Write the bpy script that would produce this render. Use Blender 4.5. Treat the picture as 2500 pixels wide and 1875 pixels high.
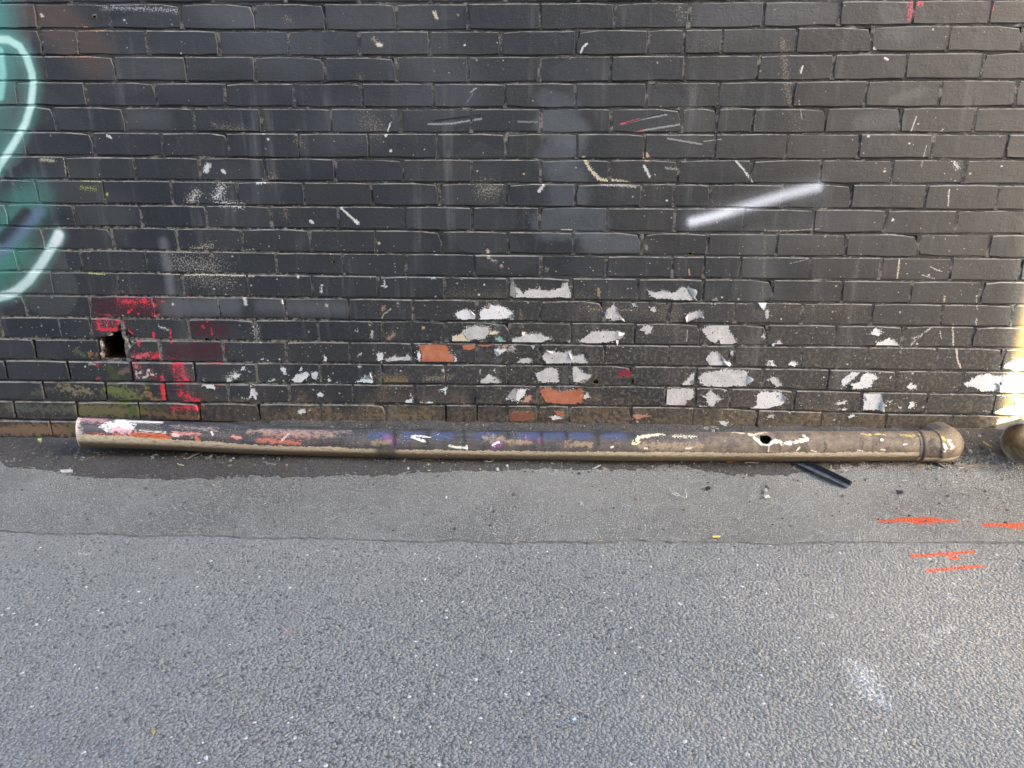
import bpy, bmesh, math, random
import numpy as np
from mathutils import Matrix, Vector
from mathutils.geometry import tessellate_polygon

for o in list(bpy.data.objects):
    bpy.data.objects.remove(o, do_unlink=True)
scene = bpy.context.scene
COL = scene.collection
RND = random.Random(7)

# ------------------------------------------------------------------ camera
CAM = np.array([0.0, -2.8873, 1.2031])
CR = np.array([0.99924922, 0.03866621, 0.00243348])
CU = np.array([-0.01409675, 0.30435868, 0.95245319])
CF = np.array([-0.0360871, 0.95177241, -0.30467524])
FPX = 1880.0                                   # focal length in photo pixels (2500 wide)
cam_d = bpy.data.cameras.new('camera')
cam_d.sensor_width = 36.0
cam_d.lens = 36.0 * FPX / 2500.0
cam_d.clip_start = 0.05
cam_d.clip_end = 2000.0
cam = bpy.data.objects.new('camera', cam_d)
COL.objects.link(cam)
cam.matrix_world = Matrix(((CR[0], CU[0], -CF[0], CAM[0]), (CR[1], CU[1], -CF[1], CAM[1]),
                           (CR[2], CU[2], -CF[2], CAM[2]), (0, 0, 0, 1)))
scene.camera = cam

# ------------------------------------------------------------------ world, sun, exposure
SUN_AZ, SUN_EL = math.radians(55), math.radians(28)
world = bpy.data.worlds.new('World')
scene.world = world
world.use_nodes = True
wn = world.node_tree.nodes
wn.clear()
sky = wn.new('ShaderNodeTexSky')
sky.sky_type = 'NISHITA'
sky.sun_disc = False
sky.sun_elevation = SUN_EL
sky.sun_rotation = math.pi - SUN_AZ
sky.dust_density = 4.0
sky.ozone_density = 1.0
bg = wn.new('ShaderNodeBackground')
bg.inputs['Strength'].default_value = 0.15
wo = wn.new('ShaderNodeOutputWorld')
world.node_tree.links.new(sky.outputs[0], bg.inputs[0])
world.node_tree.links.new(bg.outputs[0], wo.inputs[0])
sun_d = bpy.data.lights.new('sun', 'SUN')
sun_d.energy = 4.0
sun_d.angle = math.radians(0.53)
sun_d.color = (1.0, 0.93, 0.80)
sun = bpy.data.objects.new('sun', sun_d)
COL.objects.link(sun)
sd = Vector((-math.sin(SUN_AZ) * math.cos(SUN_EL), math.cos(SUN_AZ) * math.cos(SUN_EL), -math.sin(SUN_EL)))
sun.rotation_euler = sd.to_track_quat('-Z', 'Y').to_euler()
sun.location = (6, -6, 9)
scene.view_settings.view_transform = 'Standard'
scene.view_settings.look = 'None'
scene.view_settings.gamma = 1.0
scene.view_settings.exposure = 2.6
scene.view_settings.use_curve_mapping = False
scene.cycles.max_bounces = 6
scene.cycles.diffuse_bounces = 4
scene.cycles.glossy_bounces = 2

# ------------------------------------------------------------------ helpers: places
def ray(px, py):
    return CF + (px - 1250.0) / FPX * CR - (py - 937.5) / FPX * CU
def wp(px, py, y=0.0):
    """photo pixel -> point on the plane of the wall (or a plane y = const)"""
    d = ray(px, py); t = (y - CAM[1]) / d[1]
    return CAM + t * d
def gp(px, py, z=0.0):
    d = ray(px, py); t = (z - CAM[2]) / d[2]
    return CAM + t * d
def wpx(px, py):                                   # metres per photo pixel on the wall
    return float(np.linalg.norm(wp(px + 1, py) - wp(px, py)))
def gpx(px, py):
    return float(np.linalg.norm(gp(px + 1, py) - gp(px, py)))
OX = {1: 0, 2: 620, 3: 1240, 4: 1860, 5: 0, 6: 620, 7: 1240, 8: 1860}
OY = {1: 0, 2: 0, 3: 0, 4: 0, 5: 540, 6: 540, 7: 540, 8: 540}
def C(c, x, y):
    return (OX[c] + x / 2.9625, OY[c] + y / 2.9625)
def C9(x, y):
    return (150 + x / 4.74, 700 + y / 4.74)
def in_frame(p, m=0.0):
    d = np.array(p) - CAM; z = d @ CF
    if z <= 0: return False
    x = 1250 + FPX * (d @ CR) / z; y = 937.5 - FPX * (d @ CU) / z
    return -m < x < 2500 + m and -m < y < 1875 + m

_rs = np.random.RandomState(3)
_LAT = _rs.rand(256, 256)
def vnoise(x, y, s=1.0):
    x = np.asarray(x, float) * s + 57.3; y = np.asarray(y, float) * s + 91.7
    xi = np.floor(x).astype(int); yi = np.floor(y).astype(int)
    fx = x - xi; fy = y - yi
    fx = fx * fx * (3 - 2 * fx); fy = fy * fy * (3 - 2 * fy)
    g = lambda a, b: _LAT[a % 256, b % 256]
    return (g(xi, yi) * (1 - fx) + g(xi + 1, yi) * fx) * (1 - fy) + (g(xi, yi + 1) * (1 - fx) + g(xi + 1, yi + 1) * fx) * fy

# ------------------------------------------------------------------ helpers: objects
def mesh_from(name, verts, faces, mats=(), midx=None, smooth=False):
    me = bpy.data.meshes.new(name)
    me.from_pydata([tuple(map(float, v)) for v in verts], [], [tuple(f) for f in faces])
    for m in mats: me.materials.append(m)
    if midx is not None:
        me.polygons.foreach_set('material_index', np.array(midx, dtype=np.int32))
    if smooth:
        me.polygons.foreach_set('use_smooth', np.ones(len(me.polygons), dtype=bool))
    me.update()
    return me
def mesh_np(name, co, loops, starts, totals, mats, smooth=False):
    me = bpy.data.meshes.new(name)
    me.vertices.add(len(co)); me.vertices.foreach_set('co', co.astype(np.float32).ravel())
    me.loops.add(len(loops)); me.loops.foreach_set('vertex_index', loops.astype(np.int32))
    me.polygons.add(len(starts))
    me.polygons.foreach_set('loop_start', starts.astype(np.int32))
    me.polygons.foreach_set('loop_total', totals.astype(np.int32))
    for m in mats: me.materials.append(m)
    if smooth: me.polygons.foreach_set('use_smooth', np.ones(len(starts), dtype=bool))
    me.update(calc_edges=True); me.validate()
    return me
def link(name, me, parent=None, loc=(0, 0, 0)):
    o = bpy.data.objects.new(name, me); COL.objects.link(o); o.location = loc
    if parent is not None: o.parent = parent
    return o
def tag(o, label=None, cat=None, group=None, kind=None):
    if label: o['label'] = label
    if cat: o['category'] = cat
    if group: o['group'] = group
    if kind: o['kind'] = kind
    return o
def empty(name, loc=(0, 0, 0)):
    o = bpy.data.objects.new(name, None); COL.objects.link(o); o.location = loc
    o.empty_display_size = 0.05
    return o

# ------------------------------------------------------------------ helpers: nodes
class NT:
    def __init__(s, name):
        s.m = bpy.data.materials.new(name); s.m.use_nodes = True
        s.t = s.m.node_tree; s.t.nodes.clear()
        s.cache = {}
    def new(s, kind, **kw):
        n = s.t.nodes.new(kind)
        for k, v in kw.items(): setattr(n, k, v)
        return n
    def put(s, sock, v):
        if v is None: return
        if isinstance(v, bpy.types.NodeSocket): s.t.links.new(v, sock)
        elif isinstance(v, (tuple, list, np.ndarray)):
            v = [float(a) for a in v]
            if sock.type == 'RGBA' and len(v) == 3: v.append(1.0)
            sock.default_value = v
        else: sock.default_value = float(v)
    def math(s, op, a, b=None, c=None, clamp=False):
        n = s.new('ShaderNodeMath', operation=op, use_clamp=clamp)
        for i, v in enumerate((a, b, c)): s.put(n.inputs[i], v)
        return n.outputs[0]
    def vm(s, op, a, b=None, scale=None):
        n = s.new('ShaderNodeVectorMath', operation=op)
        s.put(n.inputs[0], a); s.put(n.inputs[1], b)
        if scale is not None: s.put(n.inputs['Scale'], scale)
        return n.outputs['Value'] if op in ('LENGTH', 'DOT_PRODUCT', 'DISTANCE') else n.outputs[0]
    def mix(s, f, a, b):
        n = s.new('ShaderNodeMix', data_type='RGBA')
        s.put(n.inputs[0], f); s.put(n.inputs[6], a); s.put(n.inputs[7], b)
        return n.outputs[2]
    def mr(s, v, a, b, c=0.0, d=1.0, smooth=True):
        n = s.new('ShaderNodeMapRange', interpolation_type='SMOOTHSTEP' if smooth else 'LINEAR')
        for i, q in enumerate((v, a, b, c, d)): s.put(n.inputs[i], q)
        return n.outputs[0]
    def noise(s, vec, scale, detail=3.0, rough=0.55):
        n = s.new('ShaderNodeTexNoise'); s.put(n.inputs['Vector'], vec)
        n.inputs['Scale'].default_value = scale; n.inputs['Detail'].default_value = detail
        n.inputs['Roughness'].default_value = rough
        return n.outputs[0]
    def voro(s, vec, scale, feature='F1', rnd=1.0):
        n = s.new('ShaderNodeTexVoronoi', feature=feature); s.put(n.inputs['Vector'], vec)
        n.inputs['Scale'].default_value = scale; n.inputs['Randomness'].default_value = rnd
        return n.outputs['Distance'], n.outputs.get('Color') if feature != 'DISTANCE_TO_EDGE' else None
    def pos(s):
        if 'pos' not in s.cache: s.cache['pos'] = s.new('ShaderNodeNewGeometry').outputs['Position']
        return s.cache['pos']
    def sep(s, v):
        n = s.new('ShaderNodeSeparateXYZ'); s.put(n.inputs[0], v); return n.outputs
    def comb(s, x, y, z):
        n = s.new('ShaderNodeCombineXYZ')
        for i, v in enumerate((x, y, z)): s.put(n.inputs[i], v)
        return n.outputs[0]
    def scaled(s, v, k): return s.vm('MULTIPLY', v, k)
    def bump(s, h, strength, dist, normal=None):
        n = s.new('ShaderNodeBump'); n.inputs['Strength'].default_value = strength
        n.inputs['Distance'].default_value = dist; s.put(n.inputs['Height'], h)
        if normal is not None: s.put(n.inputs['Normal'], normal)
        return n.outputs[0]
    def out(s, color, rough=0.6, spec=0.5, normal=None, metallic=0.0):
        b = s.new('ShaderNodeBsdfPrincipled')
        s.put(b.inputs['Base Color'], color); s.put(b.inputs['Roughness'], rough)
        s.put(b.inputs['Specular IOR Level'], spec); s.put(b.inputs['Metallic'], metallic)
        if normal is not None: s.put(b.inputs['Normal'], normal)
        o = s.new('ShaderNodeOutputMaterial'); s.t.links.new(b.outputs[0], o.inputs[0])
        return s.m

class Mark:
    """A paint mark, stain or scratch on a surface: a chain of points in the surface's own flat coordinates."""
    def __init__(s, pts, w, col, alpha=1.0, soft=0.3, rough=0.3, nz='m', group='misc'):
        s.pts = [np.array(p, float) for p in pts]; s.w = w; s.col = col; s.alpha = alpha
        s.soft = soft; s.rough = rough; s.nz = nz; s.group = group
        a = np.array(s.pts); g = w * (1 + soft + rough)
        s.lo = a.min(0) - g; s.hi = a.max(0) + g
    def hits(s, lo, hi):
        return bool(np.all(s.lo <= np.array(hi)) and np.all(s.hi >= np.array(lo)))

def marks_nodes(t, P, col, marks, noises):
    """lay the marks over colour col; P = flat coordinate vector"""
    for m in marks:
        d = None
        if len(m.pts) == 1:
            d = t.vm('DISTANCE', P, tuple(m.pts[0]))
        for a, b in zip(m.pts[:-1], m.pts[1:]):
            ba = b - a
            pa = t.vm('SUBTRACT', P, tuple(a))
            h = t.math('MULTIPLY', t.vm('DOT_PRODUCT', pa, tuple(ba)), 1.0 / max(1e-9, float(ba @ ba)), clamp=True)
            dd = t.vm('LENGTH', t.vm('SUBTRACT', pa, t.vm('SCALE', tuple(ba), scale=h)))
            d = dd if d is None else t.math('MINIMUM', d, dd)
        v = t.math('MULTIPLY_ADD', d, -1.0 / m.w, 1.0)
        if m.rough > 0:
            # (noise - 0.5) spread to about +-1, and worn thinner the rougher the mark is
            v = t.math('ADD', v, t.math('MULTIPLY_ADD', noises(m.nz), 7.0 * m.rough, -3.5 * m.rough - .72 * m.rough))
        k = t.mr(v, -m.soft, m.soft, 0.0, m.alpha)
        col = t.mix(k, col, m.col)
    return col

def simple_mat(name, col, rough=0.6, var=0.25, scale=60, bump=0.0, spec=0.5, col2=None):
    t = NT(name)
    n = t.noise(t.pos(), scale, 4)
    c2 = col2 if col2 is not None else tuple(c * (1 - var) for c in col)
    c = t.mix(t.mr(n, 0.35, 0.65), c2, col)
    nrm = t.bump(t.noise(t.pos(), scale * 4, 4), bump, 0.002) if bump else None
    return t.out(c, rough, spec, nrm)

# ================================================================== marks on the wall
def px_scale(pts):
    return wpx(*pts[0])
MARKS = []
def wm(pts, wpix, col, alpha=1.0, soft=0.3, rough=0.3, nz='m', group='misc', k=1.0):
    P = [wp(*p) * np.array([1, 0, 1]) for p in pts]
    MARKS.append(Mark(P, wpix * k * px_scale(pts), col, alpha, soft, rough, nz, group))
# mural at the left edge
arc = [(-150, 330), (-135, 240), (-105, 160), (-60, 112), (-12, 96), (20, 97), (48, 113), (66, 142), (78, 178), (81, 212), (76, 255), (62, 300), (40, 340), (16, 378), (-12, 420), (-60, 480), (-130, 530)]
wm([(-190, -60), (-180, 330)], 110, (.085, .10, .104), .60, .05, .02, 'm', 'mural')
wm([(-110, 560), (-120, 660)], 120, (.07, .16, .145), .60, .3, .05, 'm', 'mural')
wm([(-110, 200), (-90, 330)], 70, (.08, .25, .22), .60, .8, .05, 'm', 'mural')
wm([(-30, -60), (0, 150), (-12, 330)], 86, (.085, .10, .104), .60, .05, .02, 'm', 'mural')
wm([(-30, -40), (-4, 160)], 46, (.08, .28, .25), .8, .9, .1, 'm', 'mural')
wm([(-20, 130), (-15, 330)], 46, (.07, .22, .195), .55, .9, .1, 'm', 'mural')
wm(arc, 18, (.12, .36, .33), .45, .9, .05, 'f', 'mural')
wm(arc, 8.5, (.44, .70, .655), .95, .45, .05, 'f', 'mural')
wm(arc[9:], 5, (.60, .80, .78), .8, .7, .05, 'f', 'mural')
wm([(0, 125), (7, 180), (0, 235)], 9, (.26, .58, .53), .9, .6, .0, 'm', 'mural')
wm([(40, 580), (115, 700)], 78, (.075, .082, .078), .55, .04, .02, 'm', 'mural')
wm([(-20, 590), (65, 500)], 46, (.06, .20, .18), .75, .8, .1, 'm', 'mural')
wm([(100, 470)], 38, (.08, .20, .18), .5, .9, .1, 'm', 'mural')
wm([(-20, 660), (30, 610)], 46, (.06, .24, .19), .8, .9, .1, 'm', 'mural')
wm([(64, 524), (10, 585)], 17, (.022, .022, .032), .9, .4, .0, 'm', 'mural')
wm([(98, 515), (55, 565), (-10, 632)], 11, (.13, .18, .30), .7, .9, .0, 'm', 'mural')
st = [(143, 572), (122, 610), (98, 648), (72, 683), (45, 707), (20, 720), (-14, 728), (-70, 722), (-130, 690), (-170, 640)]
wm(st, 18, (.16, .36, .33), .45, .9, .05, 'f', 'mural')
wm(st, 10.5, (.56, .73, .715), .95, .5, .06, 'f', 'mural')
wm([(143, 574), (138, 588)], 11, (.74, .80, .80), .8, .7, .0, 'm', 'mural')
# white spray stroke
wst = [(1690, 541), (1740, 529), (1800, 511), (1860, 492), (1920, 475), (1996, 456)]
wm(wst, 24, (.19, .21, .245), .38, .95, .12, 'f', 'stroke')
wm(wst, 12, (.58, .63, .73), .86, .9, .18, 'f', 'stroke')
wm([(1689, 541), (1715, 535), (1780, 517)], 7, (.68, .73, .82), .75, .85, .16, 'f', 'stroke')
# grey over-painting on the black
for pts, w, c, a, s in [
    ([(1345, 300), (1400, 325)], 42, (.075, .088, .10), .65, .35), ([(1352, 385), (1385, 365)], 42, (.07, .082, .095), .6, .4),
    ([(1385, 440), (1390, 480)], 52, (.07, .082, .094), .55, .4), ([(1335, 545), (1450, 545)], 44, (.068, .08, .092), .6, .2),
    ([(1445, 592), (1550, 590)], 28, (.075, .086, .098), .6, .3), ([(1330, 240), (1400, 262)], 24, (.066, .076, .088), .5, .4),
    ([(600, 70), (720, 120)], 70, (.06, .068, .08), .45, .9), ([(860, 60), (1000, 90)], 90, (.06, .065, .072), .4, .9),
    ([(820, 310), (880, 300)], 60, (.065, .072, .082), .4, .9), ([(410, 752), (570, 745)], 24, (.095, .105, .118), .6, .6),
    ([(398, 590), (408, 650), (416, 715)], 11, (.13, .135, .145), .6, .8), ([(640, 745), (830, 752)], 20, (.085, .094, .105), .55, .7),
    ([(1850, 590), (1860, 715)], 42, (.085, .09, .095), .45, .8), ([(1745, 40), (2000, 30)], 40, (.075, .078, .09), .45, .9),
    ([(2170, 20), (2190, 70)], 26, (.08, .08, .085), .5, .2), ([(2180, 80), (2230, 75)], 30, (.085, .085, .088), .4, .7),
    ([(2100, 300), (2190, 290)], 20, (.09, .092, .092), .5, .6), ([(2180, 245), (2255, 222)], 12, (.095, .095, .095), .5, .5),
    ([(1960, 560), (2100, 545)], 60, (.06, .065, .075), .4, .9), ([(290, 180), (420, 170)], 40, (.06, .062, .068), .4, .8),
    ([(110, 30), (225, 130)], 58, (.072, .052, .045), .65, .4), ([(180, 450), (270, 520)], 60, (.05, .052, .05), .5, .6),
    ([(330, 290), (390, 290)], 28, (.085, .09, .098), .4, .8), ([(500, 20), (600, 40)], 30, (.08, .085, .09), .35, .9),
    ([(1000, 250), (1140, 240)], 40, (.06, .068, .078), .35, .9), ([(1050, 160), (1130, 180)], 45, (.06, .066, .075), .35, .9)]:
    wm(pts, w, tuple(q * 1.25 for q in c), a, s, .12)
# brown and buff rubbed places
for pts, w, c, a, s, r in [
    ([(1912, 102), (1916, 160), (1920, 210), (1932, 262)], 10, (.30, .26, .20), .85, .3, .7), ([(1938, 280), (1945, 320)], 12, (.2, .18, .15), .6, .3, .9),
    ([(1868, 560), (1866, 640), (1862, 735)], 5, (.26, .25, .22), .7, .4, .5), ([(440, 640), (520, 655)], 26, (.55, .52, .45), .9, .15, 1.0),
    ([(470, 610), (515, 600)], 8, (.55, .5, .4), .9, .2, .8), ([(560, 690), (470, 680)], 22, (.42, .40, .34), .8, .15, 1.1),
    ([(1180, 462), (1205, 462)], 20, (.42, .38, .30), .9, .2, .8), ([(900, 300), (920, 315)], 22, (.35, .30, .22), .7, .2, 1.0),
    ([(700, 45), (705, 50)], 10, (.32, .28, .2), .8, .4, .6), ([(725, 330), (735, 350)], 9, (.34, .29, .22), .8, .3, .7),
    ([(660, 440), (670, 430)], 10, (.4, .32, .22), .8, .3, .8), ([(690, 500), (700, 530)], 8, (.34, .28, .2), .7, .3, .9),
    ([(880, 190), (882, 200)], 10, (.28, .25, .18), .7, .4, .7), ([(1840, 280), (1842, 320)], 5, (.2, .19, .18), .6, .4, .6),
    ([(540, 310), (600, 318)], 9, (.34, .28, .2), .7, .3, .9), ([(520, 300), (528, 308)], 6, (.35, .3, .24), .8, .3, .6),
    ([(1690, 220), (1695, 232)], 12, (.2, .2, .19), .6, .2, .9), ([(1655, 20), (1675, 40)], 14, (.3, .3, .29), .7, .2, 1.1),
    ([(1730, 105), (1750, 100)], 22, (.16, .15, .13), .5, .5, .6), ([(1100, 720), (1420, 720)], 18, (.22, .18, .10), .6, .4, .9),
    ([(1420, 752), (1640, 762)], 26, (.24, .21, .16), .6, .4, .9), ([(1850, 755), (2100, 752)], 24, (.22, .19, .13), .6, .4, 1.0),
    ([(940, 945), (935, 970)], 14, (.28, .2, .12), .7, .4, .6), ([(700, 870), (690, 850)], 14, (.2, .13, .08), .6, .4, .7),
    ([(1620, 775), (1660, 790)], 30, (.3, .26, .2), .55, .3, 1.0), ([(1270, 760), (1275, 800)], 6, (.4, .3, .22), .8, .3, .6)]:
    wm(pts, w * 1.35, c, a * .55, .3, max(r * 1.7, 1.3), 'f')
# scratches, chips and drips
WH, CRM, GR = (.72, .73, .72), (.66, .60, .44), (.30, .32, .34)
for pts, w, c, r in [
    ([(1046, 303), (1100, 302), (1175, 290)], 2.6, GR, .4), ([(1062, 295), (1172, 281)], 2.4, (.008, .008, .008), .3),
    ([(1516, 303), (1560, 292)], 3, (.5, .12, .15), .5), ([(1560, 292), (1628, 280)], 2.6, GR, .5), ([(1530, 300), (1620, 276)], 1.6, (.008, .008, .008), .5),
    ([(1540, 327), (1572, 318)], 3.2, (.5, .12, .15), .5), ([(1572, 318), (1665, 303)], 2.6, GR, .5), ([(1630, 338), (1712, 352)], 2.2, GR, .4),
    ([(1718, 345), (1760, 340)], 1.8, GR, .5), ([(1426, 386), (1440, 412), (1462, 436), (1482, 442)], 5.5, CRM, .7), ([(1492, 439), (1552, 447)], 4, CRM, .8),
    ([(1466, 451), (1552, 456)], 3.2, (.5, .5, .44), .9), ([(1793, 389), (1815, 414), (1836, 444)], 3.2, WH, .7), ([(833, 508), (855, 528), (873, 545)], 3.2, WH, .5),
    ([(869, 540), (873, 545)], 5, WH, .4), ([(1572, 405), (1578, 415), (1586, 431)], 4, WH, .6), ([(1316, 467), (1326, 453)], 5, WH, .6), ([(1418, 128), (1424, 114), (1433, 107)], 3, WH, .5),
    ([(1955, 177), (1960, 162)], 2.6, WH, .4), ([(2224, 321), (2237, 285)], 2, (.5, .5, .48), .5), ([(2317, 463), (2315, 502)], 2.6, WH, .9), ([(2261, 356), (2250, 405)], 3, GR, .9),
    ([(2330, 392), (2338, 410)], 7, WH, 1.1), ([(2133, 117), (2142, 128)], 3, WH, .5), ([(2160, 142), (2167, 146)], 3, WH, .4), ([(2120, 332)], 4, WH, .5), ([(2160, 418)], 4, WH, .5), ([(2180, 537)], 4, WH, .5),
    ([(1950, 245), (1958, 290)], 2, GR, .7), ([(1577, 380), (1580, 388)], 9, (.62, .42, .27), .6), ([(922, 108), (930, 110)], 6, (.78, .74, .62), .6), ([(912, 95), (918, 102)], 8, (.3, .27, .2), .9),
    ([(1060, 30), (1066, 44)], 5, CRM, .6), ([(231, 40)], 6, (.35, .27, .17), .4), ([(101, 36), (103, 39)], 4, CRM, .4), ([(503, 416), (508, 404)], 8, WH, .5), ([(543, 416), (548, 421)], 4.5, WH, .5),
    ([(630, 446), (640, 443)], 6, WH, .6), ([(625, 441), (648, 446)], 3, WH, .6), ([(643, 325), (645, 322)], 4, WH, .4), ([(655, 340)], 3, WH, .3), ([(758, 540), (763, 543)], 4, WH, .4), ([(262, 331), (270, 336)], 4, WH, .5),
    ([(945, 325), (952, 302)], 2.2, WH, .6), ([(942, 331)], 4, WH, .4), ([(954, 368)], 4, WH, .4), ([(1150, 225), (1162, 215)], 2.4, GR, .6), ([(1140, 250), (1155, 228)], 2, (.15, .16, .17), .6),
    ([(1265, 297), (1312, 298)], 2.6, (.2, .21, .22), .6), ([(1625, 410), (1655, 413)], 4, GR, .9), ([(545, 497), (590, 503)], 10, WH, 1.5), ([(530, 480), (540, 460)], 16, WH, 1.7), ([(465, 490), (480, 470)], 14, (.6, .6, .56), 1.7),
    ([(200, 458), (232, 462)], 7, (.35, .4, .12), 1.3), ([(262, 474)], 4, (.5, .6, .1), .4), ([(100, 390), (130, 392)], 6, (.45, .45, .30), .8), ([(158, 390), (165, 430)], 5, (.42, .45, .25), 1.0),
    ([(115, 72), (250, 74)], 2.2, (.52, .30, .16), .8), ([(115, 136), (248, 138)], 2.4, (.56, .33, .2), .8), ([(206, 66), (212, 70)], 4, (.6, .35, .12), .7), ([(185, 325), (270, 322)], 2, (.5, .55, .2), .9), ([(200, 441), (245, 443)], 2, (.5, .55, .2), .9),
    ([(250, 18), (430, 25)], 7, (.36, .38, .40), 1.5), ([(185, 552), (260, 556)], 2.4, (.45, .5, .25), 1.0), ([(215, 667), (255, 670)], 2.4, (.5, .6, .15), .9), ([(390, 668), (620, 674)], 3.5, (.6, .55, .42), 1.2), ([(455, 612), (620, 612)], 4, (.6, .55, .42), 1.2),
    ([(2222, -5), (2226, 20), (2223, 42)], 12, (.62, .10, .15), 1.0), ([(2235, 5), (2250, 8)], 8, (.65, .12, .18), .7), ([(2425, 8), (2422, 24)], 3, (.6, .1, .14), .4),
    ([C(8, 997, 268), C(8, 990, 340), C(8, 980, 415)], 3, CRM, .7), ([C(8, 1325, 540), C(8, 1315, 615)], 2.6, CRM, 1.0), ([C(8, 1556, 540), C(8, 1560, 640)], 2.4, WH, 1.3), ([C(8, 1552, 700), C(8, 1548, 755)], 2.4, WH, 1.3),
    ([C(8, 1380, 745), C(8, 1386, 905)], 2.8, (.6, .58, .5), .8), ([C(8, 1408, 925), C(8, 1415, 1000), C(8, 1437, 1058)], 2.8, (.66, .62, .5), .6), ([C(8, 1228, 768), C(8, 1150, 830), C(8, 1095, 850)], 3.6, (.6, .6, .58), 1.1),
    ([C(8, 1110, 860), C(8, 1075, 905)], 4, (.5, .5, .48), 1.1), ([C(8, 1220, 332), C(8, 1302, 365)], 2.2, (.6, .6, .52), .9), ([C(8, 1160, 388), C(8, 1250, 416)], 2, (.5, .5, .45), 1.0), ([C(8, 205, 305), C(8, 330, 275)], 1.6, GR, .8),
    ([C(8, 20, 72), C(8, 240, 68), C(8, 410, 55)], 2, (.4, .37, .26), .9), ([C(8, 1290, 790), C(8, 1298, 850)], 2, WH, 1.3), ([C(8, 1195, 1290), C(8, 1188, 1395)], 2.4, (.5, .46, .38), .8), ([C(8, 40, 640), C(8, 38, 700)], 5, WH, 1.0),
    ([C(7, 935, 645), C(7, 600, 640)], 3, (.35, .3, .2), 1.2), ([C(7, 1300, 790), C(7, 1292, 870)], 2, GR, .7), ([C(7, 655, 490), C(7, 658, 540)], 4, (.4, .28, .14), .6), ([C(7, 1310, 350), C(7, 1314, 385)], 2.5, (.5, .36, .22), .5),
    ([C(7, 5, 75), C(7, 130, 80)], 2, (.4, .4, .3), 1.1), ([C(7, 390, 62), C(7, 460, 64)], 2.4, WH, .7), ([C(7, 1000, 180), C(7, 1003, 200)], 5, (.26, .24, .2), .6), ([C(7, 282, 350)], 7, (.2, .19, .17), .6),
    ([C(6, 945, 430), C(6, 945, 480)], 3, WH, 1.1), ([C(6, 920, 468), C(6, 962, 470)], 2.4, WH, .8), ([C(6, 490, 465), C(6, 488, 515)], 4, WH, .9), ([C(6, 1690, 215), C(6, 1700, 260)], 5, (.6, .55, .42), .7), ([C(6, 1720, 280), C(6, 1750, 290)], 5, (.3, .3, .3), .8),
    ([C(6, 1790, 320)], 5, (.45, .36, .26), .6), ([C(6, 905, 160)], 4.5, (.66, .56, .36), .5), ([C(6, 885, 213)], 4, (.6, .55, .42), .5), ([C(6, 1290, 410), C(6, 1310, 412)], 4, WH, .9), ([C(6, 1300, 232), C(6, 1350, 230)], 4, WH, 1.2), ([C(6, 320, 400)], 4.5, WH, .6), ([C(6, 210, 582)], 6, WH, .5),
    ([C(6, 525, 612)], 5, WH, .9), ([C(6, 940, 620), C(6, 930, 640)], 6, (.45, .28, .2), .8), ([C(6, 990, 635), C(6, 940, 670), C(6, 925, 700)], 2.6, (.4, .4, .36), .8), ([C(6, 1010, 820), C(6, 970, 850)], 7, (.4, .24, .16), .8), ([C(6, 855, 800), C(6, 850, 835)], 4.5, (.6, .56, .5), .6),
    ([C(6, 1225, 770)], 5, (.6, .46, .3), .6), ([C(6, 740, 790)], 5, (.6, .62, .56), 1.1), ([C(6, 840, 745)], 6, (.6, .6, .5), 1.3), ([C(6, 1370, 1080)], 6, (.6, .55, .45), .8), ([C(6, 780, 955), C(6, 750, 975)], 3, (.6, .6, .55), 1.0),
    ([C(6, 1250, 1140), C(6, 1420, 1130)], 10, (.3, .27, .22), 1.4), ([C(6, 940, 1150), C(6, 1080, 1150)], 20, (.26, .19, .11), 1.0), ([C(5, 1770, 560), C(5, 1778, 600)], 5, WH, .5), ([C(5, 1250, 600)], 3.5, WH, .3),
    ([C(5, 1850, 760), C(5, 1855, 830)], 9, WH, 1.6), ([C(5, 1700, 1100), C(5, 1650, 1140)], 10, WH, 1.3), ([C(5, 1150, 765), C(5, 1215, 785)], 4, WH, 1.1), ([C(5, 1690, 860), C(5, 1890, 875)], 3, WH, 1.2)]:
    wm(pts, w * 1.1, tuple(.88 * q for q in c), .85, .3, min(r * .9, 1.2), 'f')
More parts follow.
